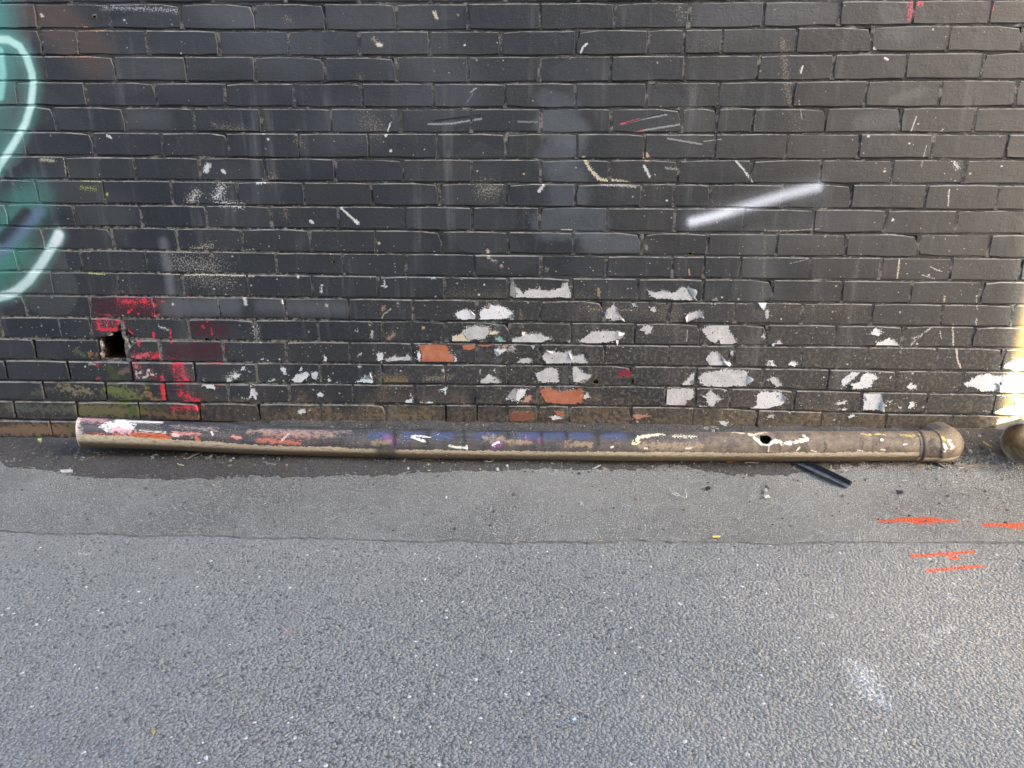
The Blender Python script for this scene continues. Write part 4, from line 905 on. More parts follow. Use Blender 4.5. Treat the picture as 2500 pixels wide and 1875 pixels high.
# worn joint between the two lays of asphalt
JX = [gp(px, py) for px, py in [(-250, 1290), (0, 1298), (300, 1305), (620, 1313), (900, 1319), (1250, 1324), (1600, 1321), (1900, 1327), (2200, 1326), (2500, 1326), (2900, 1330)]]
jx = np.array([p[0] for p in JX]); jy = np.array([p[1] for p in JX])
def yj(x):
    x = np.asarray(x, float)
    return np.interp(x, jx, jy) + (vnoise(x, 0 * x, 9) - .5) * .022 + (vnoise(x, 0 * x + 5, 45) - .5) * .012
TE_ = [(-300, 1130), (0, 1137), (95, 1147), (190, 1162), (316, 1167), (475, 1167), (640, 1163), (727, 1162), (869, 1159), (964, 1159), (1027, 1153), (1300, 1148), (1390, 1150), (1580, 1150), (1611, 1145), (1675, 1145), (1738, 1156), (1800, 1162), (1958, 1162), (2085, 1153), (2243, 1148), (2400, 1146), (2560, 1146)]
TP = [gp(px, py, .006) for px, py in TE_]
tx = np.array([p[0] for p in TP]); ty = np.array([p[1] for p in TP])
def yt(x):
    x = np.asarray(x, float)
    return np.interp(x, tx, ty) + (vnoise(x, 0 * x + 2, 30) - .5) * .022 + (vnoise(x, 0 * x + 7, 110) - .5) * .012
xs = np.arange(-3.6, 3.6, .012)
me = grid_mesh('fine_asphalt', xs, lambda x, q: (1 - q) * .01 + q * yj(x), 60,
               lambda X, Y, q: H(X, Y) + .0005 + (vnoise(X, Y, 4) - .5) * .004 + (vnoise(X, Y, 60) - .5) * .0022 - np.where(q > .999, .008, 0), M_FINE, .005)
me.materials.append(simple_mat('seam_dark', (.17, .168, .16), .85, .4, 60, .5, .2))  # step face of the joint, darker than the asphalt
nq = len(xs) - 1; mi = np.zeros(len(me.polygons), np.int32); mi[-nq:] = 1; me.polygons.foreach_set('material_index', mi)
tag(link('fine_asphalt', me), kind='structure')
xs = np.arange(-3.6, 3.6, .007)
me = grid_mesh('tar_strip', xs, lambda x, q: (1 - q) * .012 + q * yt(x), 44,
               lambda X, Y, q: H(X, Y) + .0045 * (1 - q ** 8) + .0005 + (vnoise(X, Y, 22) - .5) * .008 * (1 - q ** 4) + (vnoise(X, Y, 90) - .5) * .0055 + (vnoise(X, Y, 5) - .5) * .004 * (1 - q ** 4) - np.where(q > .999, .004, 0), M_TAR)
tag(link('tar_strip', me), kind='structure')
xs = np.concatenate([np.linspace(-14, -3.2, 20), np.arange(-3.1, 3.1, .04), np.linspace(3.2, 16, 22)])
me = grid_mesh('lane', xs, lambda x, q: -.30 + q * -4.9 + 0 * x, 120, lambda X, Y, q: -.0042 + (vnoise(X, Y, 2.2) - .5) * .006 * sm(-Y, .7, 1.0), M_BIND)
tag(link('lane', me), kind='structure')
# footway right and left of the banked strip
for nm, xa, xb in (('lane_edge', -14, -3.59), ('lane_edge', 3.59, 16)):
    me = mesh_from(nm, [(xa, .01, .004), (xb, .01, .004), (xb, -.75, .001), (xa, -.75, .001)], [[0, 3, 2, 1]], (M_FINE,))
    tag(link(nm, me), kind='structure')

# stones of the coarse lay, standing proud of the binder
def stone_mat():
    t = NT('worn_aggregate'); P = t.vm('MULTIPLY', t.pos(), (1, 1, 0)); nz = ground_noises(t, P)
    at = t.new('ShaderNodeAttribute', attribute_name='tone').outputs['Fac']
    c = t.mix(at, (.200, .203, .192), (.292, .295, .275))
    c = t.mix(t.mr(t.noise(P, 1.2, 4, .6), .32, .68, 0, .35), c, (.24, .24, .24))
    c = t.mix(t.math('GREATER_THAN', at, .9945), c, (.60, .60, .58))
    c = t.mix(t.math('LESS_THAN', at, .04), c, (.10, .097, .093))
    c = t.mix(t.mr(t.noise(P, 7, 4, .65), .5, .72, 0, .35), c, (.15, .148, .145))
    c = t.mix(t.mr(t.noise(P, 300, 2), .5, .75, 0, .4), c, (.30, .30, .30))
    for_m = [Mark(m.pts, m.w, m.col, m.alpha * .75, .25, 1.0, m.nz) for m in CHALK]
    c = marks_nodes(t, P, c, HAZE_DUST + OR_MARKS[5:] + for_m, nz)
    return t.out(c, .75, .35, t.bump(t.noise(P, 420, 3), .35, .0010))
def stones(name, x0, x1, y0, y1, sp, keep, mat, rmin, rmax, hmin, hmax, seed):
    rs = np.random.RandomState(seed)
    gx_, gy_ = np.meshgrid(np.arange(x0, x1, sp), np.arange(y0, y1, sp * .87))
    gx_ = gx_ + (np.arange(gx_.shape[0]) % 2)[:, None] * sp / 2
    px = gx_.ravel() + rs.uniform(-.5, .5, gx_.size) * sp; py = gy_.ravel() + rs.uniform(-.5, .5, gx_.size) * sp
    k = keep(px, py); px, py = px[k], py[k]; n = len(px); m = 5
    ang = np.sort(rs.rand(n, m) * .9 + np.arange(m)[None, :], 1) * 2 * np.pi / m + rs.rand(n, 1) * 6
    R = rs.uniform(rmin, rmax, (n, 1)) * rs.uniform(.8, 1.2, (n, m))
    el = rs.uniform(.75, 1.0, (n, 1)); th = rs.rand(n, 1) * np.pi
    dx = R * np.cos(ang); dy = R * np.sin(ang) * el
    ux = dx * np.cos(th) - dy * np.sin(th); uy = dx * np.sin(th) + dy * np.cos(th)
    h = rs.uniform(hmin, hmax, (n, 1)); tx_ = rs.normal(0, .05, (n, 1)); ty_ = rs.normal(0, .05, (n, 1))
    z0 = -.0042 + (vnoise(px, py, 2.2) - .5) * .006 * sm(-py, .7, 1.0)
    top = np.stack([px[:, None] + ux * .82, py[:, None] + uy * .82, z0[:, None] + h + tx_ * ux + ty_ * uy], -1)
    bot = np.stack([px[:, None] + ux, py[:, None] + uy, np.repeat(z0[:, None] - .0012, m, 1)], -1)
    co = np.concatenate([top, bot], 1).reshape(-1, 3)
    base = (np.arange(n) * 2 * m)[:, None]
    lt = base + np.arange(m)[None, :]
    i = np.arange(m); nx = (i + 1) % m
    # order so that normals face up/out (angles run counter-clockwise)
    side = np.stack([i, m + i, m + nx, nx], -1)
    ls = base[:, :, None] + side[None]
    loops = np.concatenate([lt, ls.reshape(n, -1)], 1).ravel()
    tot = np.tile(np.array([m] + [4] * m), n); st_ = np.concatenate([[0], np.cumsum(tot)[:-1]])
    me = mesh_np(name, co, loops, st_, tot, (mat,), False)
    tone = np.repeat(rs.rand(n), 2 * m).astype(np.float32)
    at = me.attributes.new('tone', 'FLOAT', 'POINT'); at.data.foreach_set('value', tone)
    print(name, n)
    return me
me = stones('asphalt_aggregate', -2.15, 2.05, -1.95, -.66, .0078, lambda x, y: y < yj(x) - .004, stone_mat(), .0036, .0072, .0004, .0013, 5)
tag(link('asphalt_aggregate', me), 'coarse grey stones set in the near lay of asphalt', 'gravel', kind='stuff')

# ================================================================== fallen drainpipe
PIPE_R = .0565
PP = [(195, 1055), (400, 1062.5), (640, 1074), (950, 1082.5), (1250, 1086.5), (1700, 1090.5), (2243, 1089)]
PY = -.15
pc = np.array([wp(px, py, PY) for px, py in PP])
sx = np.linspace(pc[0, 0], pc[-1, 0], 330)
cz = np.interp(sx, pc[:, 0], pc[:, 2]); ker = np.hanning(61); ker /= ker.sum()
cz = np.convolve(np.pad(cz, 30, mode='reflect', reflect_type='odd'), ker, 'valid')
def pipe_sa(px, py):
    """photo pixel on the pipe -> (x along it, arc length round it from the top towards the lane)"""
    c0 = np.interp(px, [p[0] for p in PP], [p[1] for p in PP]); v = (py - (c0 - 36.5)) / 73.0
    v = min(max(v, .01), .99); a = math.acos(1 - 2 * v) - math.radians(22)
    x = np.interp(px, [p[0] for p in PP], pc[:, 0]) + max(0.0, px - 2243) * .00155
    return np.array([x, a * PIPE_R, 0])
PM = []
def pm(pts, w, c, a=1.0, soft=.3, rough=.5, nz='s'):
    PM.append(Mark([pipe_sa(*p) for p in pts], w / 640.0 * (1.15 if rough >= .5 else 1), c, a, soft, rough * .85, nz))
for pts, w, c, a, s_, r, nz in [([(2260, 1062), (2330, 1075)], 30, (.17, .13, .09), .85, .4, .6, 'm'), ([(2280, 1085), (2335, 1100)], 24, (.23, .17, .115), .8, .3, .8, 'm'), ([(2252, 1080), (2268, 1100)], 14, (.05, .045, .045), .8, .3, .7, 'm'), ([(2283, 1083), (2287, 1092)], 5, (.8, .8, .78), .95, .3, .5, 'm'), ([(2298, 1080), (2305, 1092)], 6, (.8, .8, .78), .95, .3, .6, 'm'), ([(2284, 1068), (2288, 1074)], 5, (.62, .48, .1), .9, .3, .6, 'm'), ([(2285, 1100)], 4, (.8, .8, .78), .95, .3, .5, 'm')]:
    pm(pts, w, c, a, s_, r, nz)
CREAM, ORG = (.66, .57, .42), (.68, .15, .05)
for pts, w, c, a, s, r, nz in [
    # blue sprayed ovals
    *[([(cx - 17, 1063), (cx + 17, 1063)], 15, (.055, .085, .175), .85, .35, .45, 'm') for cx in (930, 1010, 1085, 1190, 1290, 1350, 1415, 1500)],
    ([(950, 1068), (968, 1080)], 9, (.25, .09, .26), .7, .7, .2, 'm'), ([(1210, 1090), (1222, 1080)], 9, (.30, .08, .30), .7, .7, .3, 'm'), ([(1320, 1074)], 9, (.28, .10, .24), .7, .7, .3, 'm'), ([(1288, 1072)], 8, (.2, .08, .22), .7, .7, .3, 'm'),
    *[([(cx, 1050), (cx + 2, 1085)], 5, (.022, .021, .026), .75, .5, .5, 'm') for cx in (968, 1048, 1135, 1240, 1322, 1382, 1458, 1545)],
    # buff dust rubbed along the flank
    *[([(x0, y0), (x1, y0 + 2)], w, (.34, .25, .165), .8, .4, .8, 'm') for x0, x1, y0, w in ((915, 955, 1079, 8), (1190, 1230, 1070, 9), (1240, 1290, 1078, 8), (1380, 1440, 1084, 9), (1560, 1700, 1090, 12), (780, 820, 1060, 8), (700, 760, 1056, 9), (620, 680, 1052, 7))],
    # left end: pink, white and orange layers
    ([(205, 1022), (260, 1026)], 16, (.62, .33, .36), .85, .4, .9, 's'), ([(280, 1038), (330, 1044), (300, 1028)], 18, (.80, .76, .78), .95, .25, .6, 'm'), ([(290, 1026), (400, 1030)], 7, (.80, .78, .79), .95, .3, .6, 's'), ([(300, 1050), (335, 1055)], 12, (.70, .40, .42), .9, .3, .7, 'm'), ([(200, 1026), (206, 1075)], 9, (.72, .62, .58), .9, .4, .6, 'm'),
    ([(205, 1045), (225, 1075)], 15, (.62, .50, .46), .8, .3, .9, 's'), ([(240, 1066), (330, 1068), (430, 1070)], 9, ORG, .95, .25, .8, 's'), ([(330, 1072), (420, 1072)], 6, (.72, .2, .06), .95, .3, .5, 's'), ([(340, 1060), (420, 1062)], 8, (.60, .12, .05), .9, .2, 1.0, 's'), ([(440, 1058), (500, 1060)], 8, (.66, .26, .22), .9, .2, 1.0, 's'), ([(494, 1068), (502, 1078)], 5, (.68, .22, .12), .9, .3, .4, 'm'),
    ([(580, 1066), (600, 1069)], 6, (.66, .3, .25), .9, .2, .8, 's'), ([(645, 1074), (740, 1082)], 9, (.62, .17, .10), .9, .2, 1.0, 's'), ([(700, 1075), (715, 1060)], 4, (.72, .62, .58), .8, .3, .7, 'f'), ([(660, 1062), (780, 1064)], 9, (.42, .20, .17), .7, .3, 1.1, 's'), ([(640, 1050), (860, 1054)], 8, (.40, .28, .26), .6, .3, 1.2, 's'), ([(430, 1040), (540, 1050)], 9, (.36, .30, .28), .6, .3, 1.2, 's'), ([(360, 1052), (420, 1055)], 4, (.66, .62, .5), .8, .3, 1.0, 's'), ([(440, 1063), (450, 1064)], 5, (.78, .6, .56), .9, .3, .4, 'm'), ([(530, 1055), (534, 1062)], 3, (.8, .72, .68), .9, .3, .4, 'f'),
    # chips of white and pale yellow
    ([(1012, 1066), (1040, 1077)], 4.5, (.80, .79, .74), .95, .3, .5, 'm'), ([(1018, 1063), (1055, 1067)], 2.6, (.80, .79, .74), .95, .3, .7, 's'), ([(1103, 1088), (1118, 1092), (1143, 1093)], 3.4, (.85, .84, .80), .95, .3, .3, 'm'), ([(1143, 1088), (1144, 1096)], 2.4, (.85, .84, .80), .95, .3, .3, 'm'), ([(1205, 1087), (1218, 1080)], 2.4, (.85, .84, .8), .95, .3, .5, 'm'), ([(1219, 1080)], 4, (.85, .84, .8), .95, .3, .3, 'm'),
    ([(1545, 1080), (1556, 1068), (1590, 1062), (1615, 1060)], 7, (.76, .71, .48), .95, .2, .7, 'm'), ([(1560, 1078), (1545, 1085)], 3, (.76, .68, .4), .9, .2, .7, 'm'), ([(1640, 1064), (1690, 1066)], 6, (.76, .74, .6), .95, .15, 1.2, 'f'), ([(1570, 1094), (1576, 1094)], 2.6, (.8, .78, .7), .95, .3, .3, 'm'), ([(1670, 1095), (1680, 1094)], 4, (.8, .78, .7), .95, .3, .8, 'f'),
    ([(1790, 1056), (1830, 1062), (1870, 1056)], 6, (.72, .67, .46), .95, .2, .9, 'm'), ([(1835, 1070), (1850, 1084), (1870, 1084), (1884, 1076)], 5, (.80, .78, .68), .95, .25, .3, 'm'), ([(1884, 1078), (1910, 1082), (1940, 1078), (1965, 1072), (1955, 1064)], 6, (.78, .75, .58), .95, .2, .7, 'm'), ([(1868, 1086), (1867, 1102)], 1.6, (.7, .68, .6), .9, .4, .3, 'm'), ([(2100, 1060), (2150, 1062)], 5, (.62, .52, .22), .85, .2, 1.0, 'm'), ([(2190, 1062), (2235, 1066)], 6, (.52, .40, .14), .75, .2, 1.1, 'm'), ([(2140, 1074)], 4, (.8, .8, .76), .95, .3, .3, 'm'),
    ([(1935, 1100), (1942, 1092)], 2.2, (.75, .72, .6), .9, .3, .4, 'm'), ([(1970, 1099), (1982, 1102)], 2, (.75, .72, .6), .9, .3, .4, 'm'), ([(2080, 1099), (2092, 1100)], 2, (.75, .72, .6), .9, .3, .4, 'm'), ([(2136, 1097), (2146, 1098)], 2, (.75, .72, .6), .9, .3, .4, 'm'), ([(2190, 1085), (2198, 1084)], 2.2, (.8, .8, .76), .9, .3, .4, 'm'), ([(1459, 1103), (1462, 1105)], 3, (.8, .78, .7), .95, .3, .3, 'm'), ([(1490, 1092), (1494, 1090)], 2.6, (.8, .78, .7), .95, .3, .3, 'm')]:
    pm(pts, w, c, a, s, r, nz)
def pipe_mat(marks, name, cream_at):
    t = NT(name)
    arc = t.new('ShaderNodeAttribute', attribute_name='arc').outputs['Fac']
    x, y, z = t.sep(t.pos()); P = t.comb(x, arc, 0.0)
    c_ = {}
    def nz(k):
        if k not in c_: c_[k] = t.noise(P, 60, 4, .6) if k == 'm' else (t.noise(t.scaled(P, (45, 230, 1)), 1, 5, .7) if k == 's' else t.noise(P, 170, 3, .6))
        return c_[k]
    c = t.mix(t.mr(t.noise(P, 9, 3), .35, .65), (.028, .031, .040), (.052, .054, .064))
    c = t.mix(t.mr(t.noise(t.scaled(P, (4, 30, 1)), 1, 4, .6), .5, .75, 0, .6), c, (.14, .145, .165))
    dust = t.math('MULTIPLY', t.mr(t.math('ADD', arc, t.math('MULTIPLY_ADD', t.noise(P, 14, 4, .6), .07, -.035)), .018, .062), t.mr(x, -.2, .9, .22, .85))
    rightb = t.mr(t.math('ADD', x, t.math('MULTIPLY_ADD', t.noise(P, 8, 3), .5, -.25)), .25, .85, 0, .93)
    dust = t.math('MAXIMUM', dust, rightb)
    c = t.mix(t.math('MULTIPLY', dust, t.mr(nz('m'), .25, .6, .55, .95)), c, t.mix(t.mr(t.noise(P, 22, 5, .65), .3, .7), (.12, .095, .076), (.32, .245, .17)))
    c = t.mix(t.mr(t.noise(P, 11, 3), .6, .72, 0, .55), c, (.055, .052, .055))
    c = t.mix(t.mr(nz('s'), .58, .68, 0, .55), c, (.20, .20, .21))
    c = t.mix(t.mr(t.noise(t.scaled(P, (30, 8, 1)), 1, 4, .7), .58, .70, 0, .6), c, (.030, .029, .031))
    c = marks_nodes(t, P, c, marks, nz)
    c = t.mix(t.math('MULTIPLY', t.mr(nz('f'), .60, .66), t.mr(t.noise(P, 12, 3), .45, .6, 0, .8)), c, (.50, .43, .33))
    c = t.mix(t.mr(t.noise(t.scaled(P, (9, 520, 1)), 1, 3, .6), .60, .66, 0, .5), c, (.16, .15, .145))
    c = t.mix(t.mr(t.noise(t.scaled(P, (40, 90, 1)), 1, 5, .75), .585, .62, 0, .7), c, (.032, .030, .030))
    # bare cream plastic along the underside, the paint edge ragged
    edge = t.math('ADD', arc, t.math('ADD', t.math('MULTIPLY_ADD', t.noise(t.scaled(P, (3, 0, 0)), 1, 2), .020, -.010), t.math('MULTIPLY_ADD', t.noise(t.scaled(P, (55, 20, 1)), 1, 5, .75), .024, -.012)))
    le = t.mr(x, -1.95, -.75, cream_at - .017, cream_at)
    gap = t.math('MULTIPLY', t.mr(x, -.64, -.60), t.mr(x, -.555, -.52, 1, 0))
    bare = t.math('MULTIPLY', t.math('GREATER_THAN', edge, le), t.math('SUBTRACT', 1.0, t.math('MULTIPLY', gap, .9)))
    grime = t.math('ADD', t.mr(arc, cream_at + .006, cream_at + .034), t.math('MULTIPLY_ADD', nz('s'), 1.6, -.85))
    cream = t.mix(t.mr(grime, -.35, .7, 0, .95), CREAM, (.15, .105, .066))
    cream = t.mix(t.mr(t.noise(t.scaled(P, (25, 160, 1)), 1, 4, .7), .57, .64, 0, .8), cream, (.10, .075, .052))
    c = t.mix(bare, c, cream)
    vd, vc = t.voro(P, 60); vr = t.sep(vc)
    c = t.mix(t.math('MULTIPLY', t.math('GREATER_THAN', vr[0], .965), t.mr(vd, .06, .2, 1, 0)), c, (.74, .72, .66))
    h = t.math('ADD', t.math('MULTIPLY', bare, -.8), t.math('ADD', nz('f'), t.math('MULTIPLY', nz('s'), .6)))
    return t.out(c, t.mr(nz('m'), .3, .7, .52, .80), .4, t.bump(h, .5, .0015))
def split_marks(x0, x1):
    return [m for m in PM if m.lo[0] <= x1 and m.hi[0] >= x0]
pipe = empty('fallen_drainpipe', (float(pc[3, 0]), PY, 0))
tag(pipe, 'long paint-smeared plastic drainpipe lying along the foot of the wall, elbow at one end', 'pipe')
PO = np.array([float(pc[3, 0]), PY, 0])
SEG = 56
HX, HA = pipe_sa(1861, 1072)[:2]; HW, HH = .0215, .0195
bands = [(-9, -1.2), (-1.2, -.5), (-.5, .15), (.15, .7), (.7, 9)]
PMATS = [pipe_mat(split_marks(a, b), 'painted_pipe', .090) for a, b in bands]
PMATS.append(simple_mat('cut_plastic_rim', (.74, .68, .60), .6, .25, 60))
xs_ = np.concatenate([[sx[0]], np.linspace(sx[0] + .0045, HX - .05, 200), np.arange(HX - .046, HX + .046, .0035), np.linspace(HX + .05, sx[-1], 90)])
zc_ = np.interp(xs_, sx, cz)
V, A = [], []
for i, (x, z) in enumerate(zip(xs_, zc_)):
    for j in range(SEG):
        a = -math.pi + 2 * math.pi * j / SEG
        r = PIPE_R * (1 + .012 * math.sin(x * 9 + 2 * a)) + .0012 * (float(vnoise(x, a, 7)) - .5)
        V.append([x, -r * math.sin(a), z + r * math.cos(a)]); A.append(a * PIPE_R)
V = np.array(V); A = np.array(A)
def in_hole(x, a): return ((x - HX) / HW) ** 2 + ((a - HA) / HH) ** 2 < 1
F, S = [], []
for i in range(len(xs_) - 1):
    xm = (xs_[i] + xs_[i + 1]) / 2; sl = next(q for q, (lo, hi) in enumerate(bands) if lo <= xm < hi)
    for j in range(SEG):
        am = (-math.pi + 2 * math.pi * (j + .5) / SEG) * PIPE_R
        if in_hole(xm, am): continue
        F.append([i * SEG + j, (i + 1) * SEG + j, (i + 1) * SEG + (j + 1) % SEG, i * SEG + (j + 1) % SEG]); S.append(sl if i > 0 else len(bands))
# pull the vertices next to the opening on to its ragged outline
for vi in range(len(V)):
    x, a = V[vi, 0], A[vi]
    q = math.sqrt(((x - HX) / HW) ** 2 + ((a - HA) / HH) ** 2)
    if .72 < q < 1.30:
        th = math.atan2((a - HA) / HH, (x - HX) / HW); e = 1.0 + .07 * math.sin(5 * th + 1) + .05 * math.sin(9 * th)
        if q < 1.0 or q < e * 1.12:
            nx_, na = HX + HW * e * math.cos(th), HA + HH * e * math.sin(th)
            z = np.interp(nx_, sx, cz); an = na / PIPE_R
            V[vi] = [nx_, -PIPE_R * math.sin(an), z + PIPE_R * math.cos(an)]; A[vi] = na
V[:, 0] -= .34 * V[:, 1] * np.clip(1 - (V[:, 0] - sx[0]) / .10, 0, 1)
V[:, 1] += PY
me = mesh_from('pipe_body', V - PO, F, PMATS, S, True)
at = me.attributes.new('arc', 'FLOAT', 'POINT'); at.data.foreach_set('value', A.astype(np.float32))
bm = bmesh.new(); bm.from_mesh(me)
bmesh.ops.delete(bm, geom=[v for v in bm.verts if not v.link_faces], context='VERTS')
bmesh.ops.recalc_face_normals(bm, faces=bm.faces); bm.to_mesh(me); bm.free()
po = link('pipe_body', me, pipe)
so = po.modifiers.new('wall_thickness', 'SOLIDIFY'); so.thickness = .0034; so.offset = -1
es = po.modifiers.new('crisp_rims', 'EDGE_SPLIT'); es.split_angle = math.radians(40)

def tube(name, path, radii, seg, mat, parent, org, thick=0.0, ovals=None, arcs=True):
    """sweep circles along a path of points; radii per point"""
    path = [np.array(p, float) for p in path]; V, A = [], []
    for i, p in enumerate(path):
        d = path[min(i + 1, len(path) - 1)] - path[max(i - 1, 0)]; d /= np.linalg.norm(d)
        up = np.array([0, 0, 1.0]); side = np.cross(d, up); side /= np.linalg.norm(side); up = np.cross(side, d)
        for j in range(seg):
            a = -math.pi + 2 * math.pi * j / seg
            V.append(p + radii[i] * (math.sin(a) * side + math.cos(a) * up) - org); A.append(a * PIPE_R)
    F = [[i * seg + j, i * seg + (j + 1) % seg, (i + 1) * seg + (j + 1) % seg, (i + 1) * seg + j] for i in range(len(path) - 1) for j in range(seg)]
    me = mesh_from(name, V, F, (mat,), None, True)
    at = me.attributes.new('arc', 'FLOAT', 'POINT'); at.data.foreach_set('value', np.array(A, np.float32))
    bm = bmesh.new(); bm.from_mesh(me); bmesh.ops.recalc_face_normals(bm, faces=bm.faces); bm.to_mesh(me); bm.free()
    o = link(name, me, parent)
    if thick:
        s = o.modifiers.new('wall_thickness', 'SOLIDIFY'); s.thickness = thick; s.offset = -1
        e_ = o.modifiers.new('crisp_rims', 'EDGE_SPLIT'); e_.split_angle = math.radians(40)
    return o
ex, ez = float(pc[-1, 0]), float(cz[-1])
M_ELB = pipe_mat(split_marks(ex - .02, 9), 'painted_elbow', .112)
# collar ring and socket
tube('collar', [(ex - .012, PY, ez), (ex - .010, PY, ez), (ex, PY, ez), (ex + .003, PY, ez)], [PIPE_R + .0005, PIPE_R + .0036, PIPE_R + .0036, PIPE_R + .002], 48, simple_mat('grimy_collar', (.085, .068, .052), .6, .4, 60), pipe, PO)
RB = .066
path = [(ex - .02, PY, ez), (ex + .03, PY, ez), (ex + .055, PY, ez)]
dn = math.radians(4)                              # the bend turns back to the wall, dipping slightly
for q in range(1, 13):
    a = math.pi / 2 * q / 12; bk = RB * (1 - math.cos(a))
    path.append((ex + .055 + RB * math.sin(a), PY + bk * math.cos(dn), ez - bk * math.sin(dn)))
path += [(ex + .055 + RB, PY + (RB + .03) * math.cos(dn), ez - (RB + .03) * math.sin(dn)), (ex + .055 + RB, PY + (RB + .055) * math.cos(dn), ez - (RB + .055) * math.sin(dn))]
tube('elbow', path, [PIPE_R + .0018] * 3 + [PIPE_R + .0018 + .0045 * min(1, q / 4) for q in range(1, 13)] + [PIPE_R + .0055, PIPE_R + .0055], 48, M_ELB, pipe, PO, .003)
tube('elbow_seam', [(ex + .052, PY, ez), (ex + .056, PY, ez), (ex + .060, PY, ez), (ex + .064, PY + .001, ez + .001)], [PIPE_R + .001, PIPE_R + .0052, PIPE_R + .0052, PIPE_R + .003], 48, M_ELB, pipe, PO)

# second, wider pipe mouth at the foot of the wall
mc = wp(2499, 1083, -.20)
ax = np.array([.80, .60, .0]); ax /= np.linalg.norm(ax)
M_MOUTH = simple_mat('weathered_pipe', (.30, .25, .185), .9, .5, 22, .4, .15, (.15, .125, .095))
dm = empty('drain_outlet', (float(mc[0]), float(mc[1]), 0))
tag(dm, 'wide open pipe mouth at the sunlit end of the wall, past the elbow', 'pipe')
DO = np.array([mc[0], mc[1], 0])
rr = .076
tube('outlet_body', [mc + ax * s for s in (0, .004, .05, .12, .22)], [rr, rr + .001, rr, rr - .002, rr - .004], 48, M_MOUTH, dm, DO, .004)
tube('rim', [mc + ax * s for s in (-.003, -.001, .010, .012)], [rr - .002, rr + .0035, rr + .0035, rr], 48, simple_mat('outlet_rim', (.46, .40, .31), .6, .4, 40), dm, DO)

# ================================================================== litter along the wall
def surf(px, py):
    """photo pixel -> point on the banked lane"""
    z = .0
    for _ in range(25):
        p = gp(px, py, z); z = .5 * z + .5 * float(H(p[0], p[1]))
    p = gp(px, py, z); p[2] = float(H(p[0], p[1])) + .004
    if p[1] < float(yj(p[0])): p = gp(px, py, -.003); p[2] = -.002
    return p
def prism_obj(name, pts, thick, mat, base, tilt=0.0, parent=None, bevel=.0):
    """flat piece with real thickness from a ground outline (absolute x, y), lying on the lane"""
    pts = [np.array(p[:2], float) for p in pts]
    c = np.mean(pts, 0); a = .5 * sum(pts[i - 1][0] * pts[i][1] - pts[i][0] * pts[i - 1][1] for i in range(len(pts)))
    if a < 0: pts = pts[::-1]
    n = len(pts); V = []
    for z in (thick, 0):
        for p in pts: V.append((p[0] - c[0], p[1] - c[1], z + tilt * (p[0] - c[0]) + .004 * math.sin((p[0] + p[1]) * 60) * (tilt != 0)))
    F = [list(range(n)), [n + i for i in range(n)][::-1]]
    for i in range(n): F.append([n + i, n + (i + 1) % n, (i + 1) % n, i])
    return link(name, mesh_from(name, V, F, (mat,)), parent, (c[0], c[1], base))
# black plastic channel: a lip, a web and a rounded bead
M_BLK = simple_mat('black_plastic', (.014, .015, .018), .38, .3, 80, .15)
M_BLK2 = simple_mat('scuffed_grey_black_plastic', (.10, .115, .14), .42, .4, 40, .15)
a0, a1 = surf(1932, 1131), surf(2068, 1194)
b0, b1 = surf(1955, 1128), surf(2082, 1188)
tr = empty('plastic_trim', tuple(((a0 + a1) / 2).tolist())); TO = np.array((a0 + a1) / 2)
tag(tr, 'broken strip of black plastic channel poking out from under the pipe', 'plastic strip')
dl = (a1 - a0); dl[2] = 0; L = np.linalg.norm(dl); dl /= L; sd_ = np.array([-dl[1], dl[0], 0])
def sweep(name, prof, mat, closed=True, twist=.0):
    V, F = [], []; n = len(prof); m = 9
    for i in range(m):
        u = i / (m - 1); p = a0 + (a1 - a0) * u + np.array([0, 0, .0035 * math.sin(u * 3.1)])
        for (s, z) in prof: V.append(p + sd_ * s + np.array([0, 0, z]) - TO)
    for i in range(m - 1):
        for j in range(n if closed else n - 1):
            F.append([i * n + j, i * n + (j + 1) % n, (i + 1) * n + (j + 1) % n, (i + 1) * n + j])
    if closed: F.append(list(range(n))[::-1]); F.append([(m - 1) * n + j for j in range(n)])
    me = mesh_from(name, V, F, (mat,)); bm = bmesh.new(); bm.from_mesh(me); bmesh.ops.recalc_face_normals(bm, faces=bm.faces); bm.to_mesh(me); bm.free()
    return link(name, me, tr)
sweep('web', [(-.004, .001), (.020, .001), (.020, .006), (-.004, .0035)], M_BLK2)
sweep('side_wall', [(.0185, .002), (.022, .002), (.023, .022), (.0195, .022)], M_BLK)
sweep('bead', [(.027 + .009 * math.cos(q * math.pi / 4), .010 + .009 * math.sin(q * math.pi / 4)) for q in range(8)], M_BLK)
# cigarette ends
def butt(px, py, ang, L, r, col, label, ash=True):
    p = surf(px, py); e = empty('cigarette_butt', (p[0], p[1], p[2] + r * .9))
    tag(e, label, 'cigarette butt', 'cigarette ends dropped on the asphalt')
    e.rotation_euler = (0, math.radians(2), ang)
    def cyl(nm, x0, x1, rr_, mat):
        V, F = [], []; n = 10
        for x in (x0, x1):
            for j in range(n): V.append((x, rr_ * math.cos(j * .6283), rr_ * math.sin(j * .6283) * (.9 + .1 * math.sin(x * 900))))
        for j in range(n): F.append([j, (j + 1) % n, n + (j + 1) % n, n + j])
        F.append(list(range(n))[::-1]); F.append([n + j for j in range(n)])
        link(nm, mesh_from(nm, V, F, (mat,), None, False), e)
    cyl('filter', -L / 2, L * .36, r, simple_mat('filter_paper', col, .8, .2, 200))
    cyl('burnt_end', L * .36, L / 2, r * .96, simple_mat('ash_paper', (.55, .5, .42), .9, .6, 200))
butt(1782, 1131, .05, .026, .0042, (.72, .27, .06), 'orange cigarette butt lying against the pipe')
